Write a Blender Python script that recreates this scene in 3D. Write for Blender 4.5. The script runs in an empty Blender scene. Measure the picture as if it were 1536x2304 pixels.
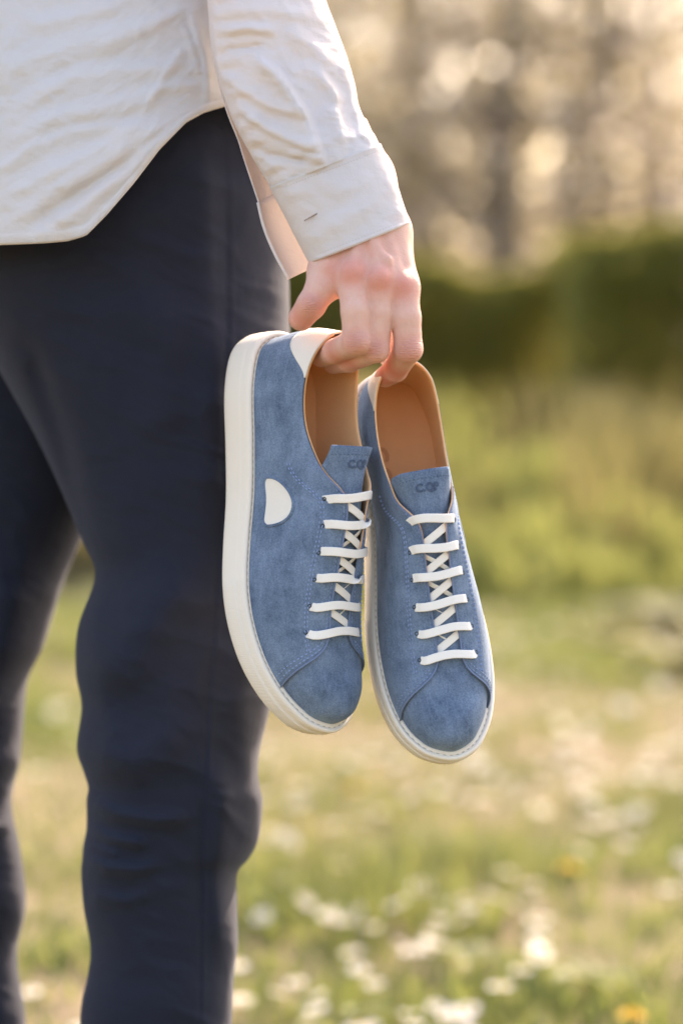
import bpy, math, random
import numpy as np
from mathutils import Vector, Matrix
R = math.radians
random.seed(7); rng = np.random.default_rng(7)
scene = bpy.context.scene
COL = scene.collection
# ---------------------------------------------------------------- camera
CAM_Z, PITCH, FPX = .80, math.atan(302/5440), 5440.0      # photo is 1536 x 2304, focal length in photo pixels
cam = bpy.data.cameras.new('camera'); cam_o = bpy.data.objects.new('camera', cam); COL.objects.link(cam_o)
cam_o.location = (0, 0, CAM_Z); cam_o.rotation_euler = (math.pi/2-PITCH, 0, 0)
cam.sensor_fit = 'VERTICAL'; cam.sensor_height = 36.0; cam.lens = FPX/2304*36.0
cam.clip_start = .05; cam.clip_end = 3000
cam.dof.use_dof = True; cam.dof.focus_distance = 1.775; cam.dof.aperture_fstop = 2.5
scene.camera = cam_o
# ---------------------------------------------------------------- sky, sun, exposure
SUN_AZ, SUN_EL = 23.0, 38.0            # degrees right of the view axis, above the horizon
world = bpy.data.worlds.new('World'); scene.world = world; world.use_nodes = True
wn = world.node_tree; bg = wn.nodes['Background']
sky = wn.nodes.new('ShaderNodeTexSky'); sky.sky_type = 'NISHITA'; sky.sun_disc = False
sky.sun_elevation = R(SUN_EL); sky.sun_rotation = R(SUN_AZ); sky.air_density = 1.2; sky.dust_density = 3.0
bg.inputs[1].default_value = .15
wn.links.new(sky.outputs[0], bg.inputs[0])
sun = bpy.data.lights.new('sun', 'SUN'); sun.energy = 2.8; sun.angle = R(.6); sun.color = (1, .90, .76)
sun_o = bpy.data.objects.new('sun', sun); COL.objects.link(sun_o)
sd = Vector((math.sin(R(SUN_AZ))*math.cos(R(SUN_EL)), math.cos(R(SUN_AZ))*math.cos(R(SUN_EL)), math.sin(R(SUN_EL))))
sun_o.rotation_euler = sd.to_track_quat('Z', 'Y').to_euler()
vs = scene.view_settings; vs.view_transform = 'Standard'; vs.look = 'None'; vs.gamma = 1; vs.use_curve_mapping = False
vs.exposure = 2.0
vs.use_white_balance = True; vs.white_balance_temperature = 7500; vs.white_balance_tint = 19
scene.render.engine = 'CYCLES'
cy = scene.cycles; cy.max_bounces = 7; cy.diffuse_bounces = 4; cy.transmission_bounces = 4; cy.transparent_max_bounces = 6
cy.use_denoising = True; cy.caustics_reflective = False; cy.caustics_refractive = False
cy.sample_clamp_indirect = 8.0

# ---------------------------------------------------------------- helpers
_cp, _sp = math.cos(PITCH), math.sin(PITCH)
def cam2world(P):
    """camera frame (x right, y down, z depth) -> world"""
    P = np.asarray(P, float); x, y, z = P[..., 0], P[..., 1], P[..., 2]
    return np.stack([x, -y*_sp+z*_cp, CAM_Z-y*_cp-z*_sp], -1)
def W(px, py, d):
    """the point seen at photo pixel (px, py) at depth d metres"""
    px, py, d = np.broadcast_arrays(np.asarray(px, float), np.asarray(py, float), np.asarray(d, float))
    return cam2world(np.stack([(px-768)/FPX*d, (py-1152)/FPX*d, d], -1))
def topix(P):
    P = np.asarray(P, float); x, Y, Z = P[..., 0], P[..., 1], P[..., 2]-CAM_Z
    z = Y*_cp-Z*_sp; y = -(Y*_sp+Z*_cp)
    return np.stack([768+FPX*x/z, 1152+FPX*y/z, z], -1)
def ground_at(px, py, z=0.):
    """ground point under a photo pixel"""
    d = W(px, py, 1.0)-np.array([0, 0, CAM_Z]); t = (z-CAM_Z)/d[2]
    return d*t+np.array([0, 0, CAM_Z])
def mesh_data(name, verts, faces, smooth=True):
    me = bpy.data.meshes.new(name)
    verts = np.asarray(verts, np.float32).reshape(-1, 3)
    if isinstance(faces, np.ndarray) and faces.ndim == 2:
        nf, k = faces.shape
        me.vertices.add(len(verts)); me.vertices.foreach_set('co', verts.ravel())
        me.loops.add(nf*k); me.loops.foreach_set('vertex_index', faces.astype(np.int32).ravel())
        me.polygons.add(nf); me.polygons.foreach_set('loop_start', np.arange(0, nf*k, k, dtype=np.int32))
        me.update(calc_edges=True)
    else:
        me.from_pydata([tuple(map(float, v)) for v in verts], [], [tuple(map(int, f)) for f in faces])
    if smooth: me.polygons.foreach_set('use_smooth', np.ones(len(me.polygons), bool))
    me.validate(); me.update()
    return me
def obj(name, me, mat=None, parent=None):
    o = bpy.data.objects.new(name, me); COL.objects.link(o)
    if parent is not None: o.parent = parent
    if mat is not None and not me.materials: me.materials.append(mat)
    return o
def mobj(name, verts, faces, mat, parent=None, smooth=True):
    return obj(name, mesh_data(name, verts, faces, smooth), mat, parent)
def tag(o, label=None, cat=None, group=None, kind=None):
    for k, v in (('label', label), ('category', cat), ('group', group), ('kind', kind)):
        if v: o[k] = v
    return o
def empty(name, loc=(0, 0, 0)):
    o = bpy.data.objects.new(name, None); COL.objects.link(o); o.location = loc; o.empty_display_size = .05
    return o
def gridf(ni, nj, flip=False, wrap_i=False, wrap_j=False):
    """faces of an ni x nj vertex grid (index i*nj+j)"""
    I = np.arange(ni if wrap_i else ni-1); J = np.arange(nj if wrap_j else nj-1)
    I, J = np.meshgrid(I, J, indexing='ij'); I2 = (I+1) % ni; J2 = (J+1) % nj
    f = np.stack([I*nj+J, I2*nj+J, I2*nj+J2, I*nj+J2], -1).reshape(-1, 4)
    return f[:, ::-1].copy() if flip else f
def solid(o, t, off=-1, rim=True):
    m = o.modifiers.new('solid', 'SOLIDIFY'); m.thickness = t; m.offset = off; m.use_rim = rim; m.use_even_offset = False
    return o
def set_attr(me, name, vals):
    a = me.attributes.new(name, 'FLOAT', 'POINT'); a.data.foreach_set('value', np.asarray(vals, np.float32))

# ---------------------------------------------------------------- materials
class NT:
    def __init__(s, name):
        s.m = bpy.data.materials.new(name); s.m.use_nodes = True; s.t = s.m.node_tree
        s.b = s.t.nodes['Principled BSDF']; s.out = s.t.nodes['Material Output']
    def n(s, typ, **kw):
        nd = s.t.nodes.new(typ)
        for k, v in kw.items(): setattr(nd, k, v)
        return nd
    def l(s, a, b): s.t.links.new(a, b)
    def coord(s, kind='Object'): return s.n('ShaderNodeTexCoord').outputs[kind]
    def noise(s, vec, scale, detail=4, rough=.6, stretch=None):
        if stretch:
            mp = s.n('ShaderNodeMapping'); mp.inputs['Scale'].default_value = stretch; s.l(vec, mp.inputs[0]); vec = mp.outputs[0]
        nd = s.n('ShaderNodeTexNoise'); nd.inputs['Scale'].default_value = scale; nd.inputs['Detail'].default_value = detail
        nd.inputs['Roughness'].default_value = rough; s.l(vec, nd.inputs['Vector']); return nd.outputs['Fac']
    def ramp(s, fac, stops):
        r = s.n('ShaderNodeValToRGB'); cr = r.color_ramp
        while len(cr.elements) < len(stops): cr.elements.new(.5)
        for e, (p, c) in zip(cr.elements, stops): e.position = p; e.color = (*c, 1) if len(c) == 3 else c
        s.l(fac, r.inputs[0]); return r.outputs[0]
    def mix(s, a, b, fac):
        m = s.n('ShaderNodeMix', data_type='RGBA')
        for v, i in ((a, 6), (b, 7)):
            if isinstance(v, tuple): m.inputs[i].default_value = (*v, 1)
            else: s.l(v, m.inputs[i])
        if isinstance(fac, float): m.inputs[0].default_value = fac
        else: s.l(fac, m.inputs[0])
        return m.outputs[2]
    def math(s, op, a, b=None):
        m = s.n('ShaderNodeMath', operation=op)
        for i, v in enumerate((a, b)):
            if v is None: continue
            if isinstance(v, (int, float)): m.inputs[i].default_value = v
            else: s.l(v, m.inputs[i])
        return m.outputs[0]
    def attr(s, name): return s.n('ShaderNodeAttribute', attribute_name=name).outputs['Fac']
    def base(s, c):
        if isinstance(c, tuple): s.b.inputs['Base Color'].default_value = (*c, 1)
        else: s.l(c, s.b.inputs['Base Color'])
    def set(s, **kw):
        for k, v in kw.items(): s.b.inputs[k.replace('_', ' ')].default_value = v
    def bump(s, h, strength=.3, dist=.001):
        b = s.n('ShaderNodeBump'); b.inputs['Strength'].default_value = strength; b.inputs['Distance'].default_value = dist
        s.l(h, b.inputs['Height']); s.l(b.outputs[0], s.b.inputs['Normal']); return b
def translucent(nt, color, fac):
    """mix the principled shader with a translucent one (thin cloth, leaves)"""
    tr = nt.n('ShaderNodeBsdfTranslucent'); mx = nt.n('ShaderNodeMixShader'); mx.inputs[0].default_value = fac
    if isinstance(color, tuple): tr.inputs[0].default_value = (*color, 1)
    else: nt.l(color, tr.inputs[0])
    nt.l(nt.b.outputs[0], mx.inputs[1]); nt.l(tr.outputs[0], mx.inputs[2]); nt.l(mx.outputs[0], nt.out.inputs[0])

def m_plain(name, col, rough=.8, spec=.3):
    n = NT(name); c = n.coord(); a = n.noise(c, 200, 2)
    n.base(n.mix(tuple(x*.85 for x in col), col, a)); n.set(Roughness=rough, Specular_IOR_Level=spec); return n.m
# ---------------------------------------------------------------- ground
def vnoise(x, y, scale, seed=0):
    """cheap smooth value noise 0..1"""
    r = np.random.default_rng(seed); T = r.random((256, 256))
    x = np.asarray(x)/scale+1000; y = np.asarray(y)/scale+1000; xi, yi = np.floor(x).astype(int), np.floor(y).astype(int); fx, fy = x-xi, y-yi
    fx, fy = fx*fx*(3-2*fx), fy*fy*(3-2*fy); g = lambda a, b: T[a % 256, b % 256]
    return (g(xi, yi)*(1-fx)+g(xi+1, yi)*fx)*(1-fy)+(g(xi, yi+1)*(1-fx)+g(xi+1, yi+1)*fx)*fy
def ground_z(x, y): return .05*(vnoise(x, y, 1.3, 3)-.5)+.02*(vnoise(x, y, .35, 4)-.5)
def m_ground():
    n = NT('lawn_soil'); c = n.coord()
    a = n.noise(c, 2.2, 6, .65); b = n.noise(c, 14, 5, .65); f = n.noise(c, 90, 3)
    g = n.ramp(a, [(.36, (.11, .12, .045)), (.50, (.17, .14, .08)), (.66, (.24, .17, .12))])
    n.base(n.mix(g, n.ramp(b, [(.3, (.13, .13, .055)), (.7, (.25, .185, .135))]), .45)); n.set(Roughness=1.0, Specular_IOR_Level=.1)
    n.bump(n.math('ADD', b, n.math('MULTIPLY', f, .5)), .8, .02); return n.m
xs = np.concatenate([-np.geomspace(4, 400, 22)[::-1], np.linspace(-3.8, 3.8, 60), np.geomspace(4, 400, 22)])
ys = np.concatenate([-np.geomspace(1, 60, 10)[::-1], np.linspace(-.8, 14, 110), np.geomspace(14.5, 900, 26)])
GX, GY = np.meshgrid(xs, ys, indexing='ij')
ground = mobj('ground', np.stack([GX, GY, ground_z(GX, GY)], -1), gridf(len(xs), len(ys)), m_ground()); tag(ground, kind='structure')

# ---------------------------------------------------------------- leaves and blades : shared materials
def m_leaf(name, stops, trans, fac=.5, rough=.55):
    n = NT(name); t = n.attr('tint'); col = n.ramp(t, stops); n.base(col); n.set(Roughness=rough, Specular_IOR_Level=.35)
    tr = n.mix(col, trans, .6); translucent(n, tr, fac); return n.m
M_GRASS = m_leaf('grass_blade', [(0, (.085, .135, .030)), (.40, (.150, .175, .052)), (.70, (.23, .20, .105)), (1, (.31, .24, .165))], (.33, .35, .10), .40)
M_HEDGE = m_leaf('hedge_leaf', [(0, (.080, .110, .020)), (.45, (.14, .155, .034)), (.75, (.25, .21, .075)), (1, (.34, .25, .13))], (.62, .56, .15), .60)
M_WEED = m_leaf('weed_leaf', [(0, (.10, .135, .035)), (.6, (.19, .205, .060)), (1, (.28, .25, .12))], (.40, .41, .12), .45)
M_TREE = m_leaf('tree_leaf', [(0, (.19, .165, .08)), (.5, (.33, .28, .165)), (1, (.47, .40, .29))], (.62, .52, .32), .47)
M_BLOSSOM = m_leaf('blossom', [(0, (.60, .54, .49)), (1, (.80, .75, .71))], (.85, .78, .72), .5, .8)
M_PETAL = m_leaf('daisy_petal', [(0, (.66, .64, .60)), (1, (.78, .76, .73))], (.86, .82, .75), .40, 1.0)
def m_bark():
    n = NT('bark'); c = n.coord(); a = n.noise(c, 9, 6, .7, (1, 1, .25)); n.base(n.mix((.075, .055, .038), (.17, .13, .095), a)); n.set(Roughness=.95); n.bump(a, .8, .03); return n.m
M_BARK = m_bark()
def quads(P, U, Vv, tint):
    """leaf quads (kite shaped) centred at P with half axes U, Vv"""
    V = np.stack([P-U, P-U*.1+Vv, P+U, P-U*.1-Vv], 1).reshape(-1, 3)
    F = np.arange(len(V)).reshape(-1, 4); return V, F, np.repeat(tint, 4)
def leaf_obj(name, V, F, tint, mat, parent=None, kind=None):
    o = mobj(name, V, F, mat, parent, smooth=False); set_attr(o.data, 'tint', tint)
    if kind: o['kind'] = kind
    return o
def rand_dirs(n): 
    d = rng.normal(size=(n, 3)); return d/np.linalg.norm(d, axis=1)[:, None]
def rand_leaves(P, size, tint, flat=0.):
    n = len(P); d = rand_dirs(n); d[:, 2] *= (1-flat); d /= np.linalg.norm(d, axis=1)[:, None]
    e = np.cross(d, rand_dirs(n)); e /= np.linalg.norm(e, axis=1)[:, None]+1e-9
    s = size*rng.uniform(.6, 1.35, n)[:, None]; return quads(P, d*s, e*s*.55, tint)

# ---------------------------------------------------------------- grass
def sstep0(a, b, x):
    t = np.clip((x-a)/(b-a), 0, 1); return t*t*(3-2*t)
NB = 170000
y = 1.25+12.5*rng.random(NB)**1.15; x = rng.uniform(-1, 1, NB)*(.9+.19*y)
dens = vnoise(x, y, .30, 11)*.6+vnoise(x, y, .09, 12)*.4; keep = dens > rng.uniform(.20, .78, NB); x, y, dens = x[keep], y[keep], dens[keep]; n = len(x)
hgt = rng.uniform(.016, .046, n)*(.55+dens)*(1+.8*sstep0(.62, .8, vnoise(x, y, .6, 9))); wd = rng.uniform(.0022, .0045, n)*(1+y*.05); hgt = hgt*(1+1.6*sstep0(7.0, 10.5, y)*vnoise(x, y, .5, 15))
az = rng.uniform(0, 2*np.pi, n); lean = rng.uniform(.1, .9, n)*hgt
b = np.stack([x, y, ground_z(x, y)-.004], 1); sd_ = np.stack([np.cos(az), np.sin(az), 0*az], 1)*wd[:, None]; ld = np.stack([-np.sin(az), np.cos(az), 0*az], 1)
m1 = b+ld*(lean*.35)[:, None]; m1[:, 2] += hgt*.6; tp = b+ld*lean[:, None]; tp[:, 2] += hgt
V = np.stack([b-sd_, b+sd_, m1+sd_*.8, m1-sd_*.8, tp+sd_*.1, tp-sd_*.1], 1).reshape(-1, 3)
k = np.arange(n)[:, None]*6; F = np.concatenate([k+np.array([0, 1, 2, 3]), k+np.array([3, 2, 4, 5])])
tint = np.clip(.96-dens*.85+.60*(vnoise(x, y, .8, 21)-.5)+rng.normal(0, .16, n), 0, 1)
g = leaf_obj('grass', V, F, np.repeat(tint, 6), M_GRASS); tag(g, 'short lawn grass with dry straw between the daisies', 'grass', kind='stuff')

# ---------------------------------------------------------------- daisies
M_YELLOW = m_plain('daisy_centre', (.62, .40, .03), .8)
M_STEM = m_plain('daisy_stem', (.10, .16, .04), .8)
def daisy_mesh(seed, r=.0125):
    q = np.random.default_rng(seed); V, F, mi = [], [], []
    npet = 15; cup = q.uniform(-.1, .45)
    for i in range(npet):
        a = 2*np.pi*i/npet+q.normal(0, .06); w = r*.20; c, s = np.cos(a), np.sin(a); rr = r*q.uniform(.9, 1.1)
        o = len(V)
        for rad, hw, z in ((.22, .5, 0), (.62, 1.0, .10), (.95, .8, .22), (1.04, .25, .25)):
            zz = r*(z*cup*2+q.normal(0, .02))
            for sg in (-1, 1): V.append((c*rr*rad-s*w*hw*sg, s*rr*rad+c*w*hw*sg, zz))
        for k in range(3): F.append([o+2*k, o+2*k+1, o+2*k+3, o+2*k+2]); mi.append(0)
    o = len(V)
    for ph in (0, .5, 1.0):
        for i in range(8): a = i*np.pi/4; V.append((np.cos(a)*r*.30*np.cos(ph), np.sin(a)*r*.30*np.cos(ph), r*.05+r*.20*np.sin(ph)))
    for k in range(2):
        for i in range(8): F.append([o+k*8+i, o+k*8+(i+1) % 8, o+(k+1)*8+(i+1) % 8, o+(k+1)*8+i]); mi.append(1)
    F.append([o+16+i for i in range(8)]); mi.append(1)
    o = len(V); L = .05
    for z in (0, -L):
        for i in range(3): a = i*2.094; V.append((np.cos(a)*.0009, np.sin(a)*.0009, z))
    for i in range(3): F.append([o+i, o+(i+1) % 3, o+3+(i+1) % 3, o+3+i]); mi.append(2)
    me = mesh_data('daisy', V, F, True)
    for m in (M_PETAL, M_YELLOW, M_STEM): me.materials.append(m)
    me.polygons.foreach_set('material_index', np.array(mi, np.int32)); set_attr(me, 'tint', q.random(len(V))); return me
DAISY = [daisy_mesh(s) for s in range(6)]
# clumps : first those the photograph shows (pixel of the clump, count, spread m), then scattered ones
CL = [(655, 2205, 7, .07), (690, 2255, 9, .08), (835, 2205, 6, .06), (890, 2235, 4, .05), (980, 2270, 7, .05), (655, 2040, 6, .05), (790, 2050, 5, .07), (930, 2070, 6, .05), (1050, 2010, 5, .04), (1140, 2045, 6, .04), (1145, 1965, 4, .04), (940, 2100, 4, .03), (1090, 2060, 3, .04), (1160, 2210, 3, .03), (1240, 2180, 2, .03), (600, 1930, 5, .06), (740, 1800, 5, .07), (720, 1850, 3, .06), (860, 1850, 3, .06), (1060, 1770, 6, .10), (960, 1740, 8, .12), (1200, 1790, 8, .10), (1370, 1780, 14, .12), (1350, 1800, 6, .08), (1450, 1780, 6, .14), (800, 1690, 6, .09), (850, 1700, 5, .09), (1180, 1700, 8, .14), (1320, 1690, 8, .14), (1460, 1700, 8, .12), (1240, 1600, 8, .16), (1400, 1640, 8, .2), (1190, 1560, 6, .15), (1500, 1560, 5, .15), (1130, 1690, 5, .1), (1280, 1370, 6, .12), (1470, 1340, 5, .12), (1180, 1370, 6, .25), (1130, 1400, 5, .2), (150, 2110, 8, .07), (130, 2260, 7, .06), (80, 2290, 5, .04), (180, 2280, 4, .05), (110, 1720, 4, .1), (120, 1640, 3, .1), (1050, 1530, 6, .2), (900, 1560, 5, .2), (1420, 1480, 8, .3), (1200, 1480, 8, .3), (1300, 1540, 8, .25), (1500, 1900, 4, .08), (1330, 1890, 3, .1), (1480, 1400, 8, .3), (1340, 1440, 8, .3)]
spots = []
for px, py, c, sp in CL:
    p = ground_at(px, py, .05)
    for _ in range(int(c*.72+.5)): spots.append((p[0]+rng.normal(0, sp), p[1]+rng.normal(0, sp*2.2)))
while len(spots) < 720:
    yy = 4.2+7.0*rng.random(); xx = rng.uniform(-1, 1)*(.5+.20*yy)
    if vnoise(xx, yy, .5, 31) > .56-.02*yy: spots.append((xx, yy))
spots = np.array(spots)
pix = topix(np.column_stack([spots, np.full(len(spots), .05)])); inv = (pix[:, 0] > -40) & (pix[:, 0] < 1580) & (pix[:, 1] < 2380)
order = np.lexsort((spots[:, 1], ~inv)); spots = spots[order]
rest = []
for i, (xx, yy) in enumerate(spots):
    z = ground_z(xx, yy)+rng.uniform(.030, .052); sc = rng.uniform(.85, 1.35)
    rot = Matrix.Rotation(rng.uniform(0, 6.28), 4, 'Z') @ Matrix.Rotation(rng.normal(0, .38), 4, 'X') @ Matrix.Rotation(rng.uniform(0, 6.28), 4, 'Z')
    M = Matrix.Translation((xx, yy, z)) @ rot @ Matrix.Scale(sc, 4)
    me = DAISY[i % 6]
    if i < 290:
        o = bpy.data.objects.new('daisy', me); COL.objects.link(o); o.matrix_world = M
        q = topix((xx, yy, .05)); v_ = 'at the bottom edge' if q[1] > 2120 else 'in the near lawn' if q[1] > 1850 else 'in the middle lawn' if q[1] > 1600 else 'far back on the lawn'
        h_ = 'beside the legs' if q[0] < 500 else 'just right of the trousers' if q[0] < 850 else 'below and right of the shoes' if q[0] < 1200 else 'towards the right edge'
        tag(o, 'small white daisy %s, %s' % (v_, h_), 'daisy', 'white daisies in the lawn')
    else: rest.append((M, me))
Vs, Fs, mis, off = [], [], [], 0
cache = {}
for M, me in rest:
    if me.name not in cache:
        cache[me.name] = (np.array([v.co[:] for v in me.vertices]), [list(p.vertices) for p in me.polygons], [p.material_index for p in me.polygons])
    v, f, mi = cache[me.name]; A = np.array(M); Vs.append(v@A[:3, :3].T+A[:3, 3]); Fs += [[q+off for q in ff] for ff in f]; mis += mi; off += len(v)
me = mesh_data('distant_daisies', np.vstack(Vs), Fs)
for m in (M_PETAL, M_YELLOW, M_STEM): me.materials.append(m)
me.polygons.foreach_set('material_index', np.array(mis, np.int32)); set_attr(me, 'tint', rng.random(off))
tag(obj('distant_daisies', me), 'farther white daisies scattered over the lawn', 'daisies', kind='stuff')
# dandelions
def dandelion(px, py, label):
    p = ground_at(px, py, .05); root = empty('dandelion', (p[0], p[1], ground_z(p[0], p[1])))
    V, F = [], []
    for ring, (rr, z, cnt) in enumerate(((.017, .055, 20), (.013, .059, 16), (.008, .063, 12))):
        for i in range(cnt):
            a = 2*np.pi*i/cnt+ring*.3; c, s = np.cos(a), np.sin(a); o = len(V)
            V += [(c*.002-s*.001, s*.002+c*.001, .054), (c*.002+s*.001, s*.002-c*.001, .054), (c*rr+s*.0016, s*rr-c*.0016, z), (c*rr-s*.0016, s*rr+c*.0016, z)]; F.append([o, o+1, o+2, o+3])
    mobj('flower_head', V, F, M_YELLOW, root, False)
    v = [(np.cos(i*1.2566)*r_, np.sin(i*1.2566)*r_, z) for z, r_ in ((-.01, .0016), (.054, .0012)) for i in range(5)]
    mobj('stem', v, gridf(2, 5, wrap_j=True), M_STEM, root); tag(root, label, 'flower', 'yellow dandelions in the lawn')
for px, py, lb in ((1278, 1955, 'yellow dandelion in the lawn right of the hanging shoes'), (795, 1768, 'yellow dandelion in the lawn just below the hanging shoes'), (1420, 2282, 'yellow dandelion at the bottom right of the lawn')): dandelion(px, py, lb)
# broad bright green plant low in the grass
def rosette(px, py, label, nl=9, L=.06, mat=None):
    p = ground_at(px, py, .02); root = empty('broadleaf_plant', (p[0], p[1], ground_z(p[0], p[1])))
    for i in range(nl):
        a = 2*np.pi*i/nl+rng.normal(0, .2); c, s = np.cos(a), np.sin(a); l = L*rng.uniform(.7, 1.2); V = []
        for t, w, z in ((0, .1, .0), (.3, .6, .35), (.65, 1, .5), (.9, .6, .45), (1.05, .05, .38)):
            for sg in (-1, 0, 1): V.append((c*l*t-s*l*.22*w*sg, s*l*t+c*l*.22*w*sg, l*z+(.006 if sg else 0)))
        o = mobj('leaf', V, gridf(5, 3), mat or M_WEED, root); set_attr(o.data, 'tint', np.full(len(V), rng.uniform(0, .5 if mat is None else .2)))
    tag(root, label, 'plant', 'broad leaved plants in the lawn')
for px, py, lb in ((760, 2285, 'bright green broad leaved plant at the bottom edge below the shoes'), (1075, 2155, 'small broad leaved plant in the lawn among dry grass'), (1340, 2210, 'low green plant in the lawn near the bottom right')): rosette(px, py, lb)
rosette(1495, 1425, 'dark green leafy plant at the right edge of the lawn', 44, .21, M_HEDGE)
rosette(1530, 1500, 'second green leafy clump at the right edge of the lawn', 30, .16, M_HEDGE)

# ---------------------------------------------------------------- hedges
def hedge(x0, x1, y0, y1, h, label, nleaf, lean=0):
    root = empty('hedge', ((x0+x1)/2, (y0+y1)/2, 0)); o0 = np.array(root.location)
    n = nleaf; t = rng.random(n)
    X = rng.uniform(x0, x1, n); top = h*(1+.05*(vnoise(X, X*0, .8, 41)-.5)*2+.04*(vnoise(X, X*0, .25, 42)-.5))+lean*(X-x0)
    face = rng.random(n)
    Z = top*np.clip(rng.beta(2.0, 1.0, n), 0, 1); dpt = (rng.beta(.8, 1.6, n))*(y1-y0)
    on_top = face < .3; Z = np.where(on_top, top-rng.exponential(.035, n), Z); Y = y0+np.where(on_top, rng.uniform(0, y1-y0, n), dpt)
    rnd = np.clip((Z-(top-.22))/.22, 0, 1); Y = np.where(Y < (y0+y1)/2, np.maximum(Y, y0+.16*rnd**2), Y)+.12*(vnoise(X, Z*1.0, .4, 43)-.5)
    P = np.stack([X, Y, Z], 1)-o0
    tint = np.clip(.22+.62*(1-Z/top)+rng.normal(0, .16, n)+.35*(vnoise(X, Z, .5, 44)-.5), 0, 1)
    V, F, T = rand_leaves(P, .036, tint); leaf_obj('foliage', V, F, T, M_HEDGE, root)
    # stems
    k = int((x1-x0)/.16); Vs, Fs, o = [], [], 0
    for i in range(k):
        xb = x0+(i+rng.uniform(.2, .8))*(x1-x0)/k; yb = rng.uniform(y0+.15, y1-.15); pth = []
        for j in range(4): pth.append((xb+rng.normal(0, .05)*j, yb+rng.normal(0, .04)*j, j/3*h*.85))
        pth = np.array(pth)-o0
        V = [(p[0]+np.cos(a)*(.020-.004*j), p[1]+np.sin(a)*(.020-.004*j), p[2]) for j, p in enumerate(pth) for a in (0, 1.257, 2.513, 3.77, 5.027)]
        Vs.append(np.array(V)); Fs += (gridf(4, 5, wrap_j=True)+o).tolist(); o += len(V)
    s = mobj('stems', np.vstack(Vs), Fs, M_BARK, root); s['kind'] = 'stuff'
    tag(root, label, 'hedge', 'clipped hedges behind the lawn'); return root
hedge(-4.5, 1.14, 12.2, 13.5, 1.40, 'long low green hedge behind the hand and shoes', 46000)
hedge(1.06, 5.0, 11.4, 12.7, 1.53, 'taller rounded green hedge at the right edge', 36000, .06)
# rank weeds at the hedge foot
def weeds(x, y, n, h, label, wid=.25):
    root = empty('tall_weeds', (x, y, 0)); bx = rng.normal(0, wid, n); by = rng.normal(0, .12, n); hh = h*rng.uniform(.4, 1.1, n)
    P, tt = [], []
    for i in range(n):
        k = rng.integers(7, 15); z = np.linspace(.08, 1, k)*hh[i]; P.append(np.stack([bx[i]+rng.normal(0, .03, k)+.12*(z/h)*np.sign(rng.normal()), by[i]+rng.normal(0, .03, k), z], 1)); tt.append(np.clip(rng.uniform(.0, .8)+rng.normal(0, .1, k), 0, 1))
    P = np.vstack(P); nn = len(P); d = rand_dirs(nn)*.5; d[:, 2] += .8; d /= np.linalg.norm(d, axis=1)[:, None]; e = np.cross(d, rand_dirs(nn)); e /= np.linalg.norm(e, axis=1)[:, None]
    s = rng.uniform(.03, .075, nn)[:, None]; V, F, T = quads(P, d*s, e*s*.28, np.concatenate(tt)); leaf_obj('leaves', V, F, T, M_WEED, root)
    V = np.stack([np.stack([bx-.003, by, 0*bx], 1), np.stack([bx+.003, by, 0*bx], 1), np.stack([bx+.002, by, hh], 1), np.stack([bx-.002, by, hh], 1)], 1).reshape(-1, 3)
    o = leaf_obj('stalks', V, np.arange(len(V)).reshape(-1, 4), np.full(len(V), .3), M_WEED, root); o['kind'] = 'stuff'
    tag(root, label, 'weeds', 'tall weeds at the hedge foot')
for i, (px, D, n, h, w, lb) in enumerate([(975, 10.2, 60, .72, .09, 'pale yellow green weeds standing just right of the shoe opening'), (1050, 9.6, 80, .50, .16, 'bright yellow green weeds low against the hedge foot'), (1090, 8.8, 60, .30, .22, 'short bright weeds at the back edge of the lawn'), (1200, 10.0, 36, .50, .20, 'olive green weeds in front of the middle of the hedge'), (1340, 9.6, 40, .36, .26, 'sparse green weeds below the taller hedge'), (1480, 9.2, 40, .32, .22, 'green weeds at the right edge below the hedge'), (1250, 8.6, 40, .20, .3, 'low tufts where the lawn meets the hedge shade'), (820, 9.8, 90, .5, .3, 'weeds at the hedge foot behind the shoes'), (150, 11.0, 120, .35, .3, 'low weeds seen between the two trouser legs')]):
    weeds((px-768)/FPX*D, D, n, h, lb, w)

# rough dry meadow grass in front of the hedge
n = 34000; yy = rng.uniform(9.2, 11.35, n); xx = rng.uniform(-1, 1, n)*(1.0+.2*yy); dn = vnoise(xx, yy*.4, .35, 81)*.65+vnoise(xx, yy, .12, 82)*.35
kk = dn > rng.uniform(.25, .62, n); xx, yy, dn = xx[kk], yy[kk], dn[kk]; n = len(xx)
hh = rng.uniform(.25, 1.0, n)**1.2*(.22+.78*(yy-9.2)/2.15)*1.5*(.55+.7*vnoise(xx, yy, .5, 83)); hh = np.minimum(hh, .62+.30*vnoise(xx, yy*0, .5, 88)); wd_ = rng.uniform(.004, .011, n); aa = rng.uniform(0, 6.28, n)
b0 = np.stack([xx, yy, 0*xx], 1); s0 = np.stack([np.cos(aa), np.sin(aa), 0*aa], 1)*wd_[:, None]; t0 = b0+np.stack([rng.normal(0, .10, n), rng.normal(0, .10, n), hh], 1); m0 = b0*.5+t0*.5; m0[:, 2] += .04
V = np.stack([b0-s0, b0+s0, m0+s0, m0-s0, t0+s0*.2, t0-s0*.2], 1).reshape(-1, 3); k = np.arange(n)[:, None]*6; F = np.concatenate([k+np.array([0, 1, 2, 3]), k+np.array([3, 2, 4, 5])])
M_DRY = m_leaf('meadow_grass', [(0, (.15, .17, .045)), (.5, (.24, .20, .085)), (1, (.34, .255, .15))], (.42, .36, .14), .45)
tag(leaf_obj('tall_grass', V, F, np.repeat(np.clip(rng.normal(.5, .28, n)+.5*(vnoise(xx, yy, .6, 84)-.5), 0, 1), 6), M_DRY), 'tall dry olive grass along the foot of the hedge', 'grass', kind='stuff')
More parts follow.
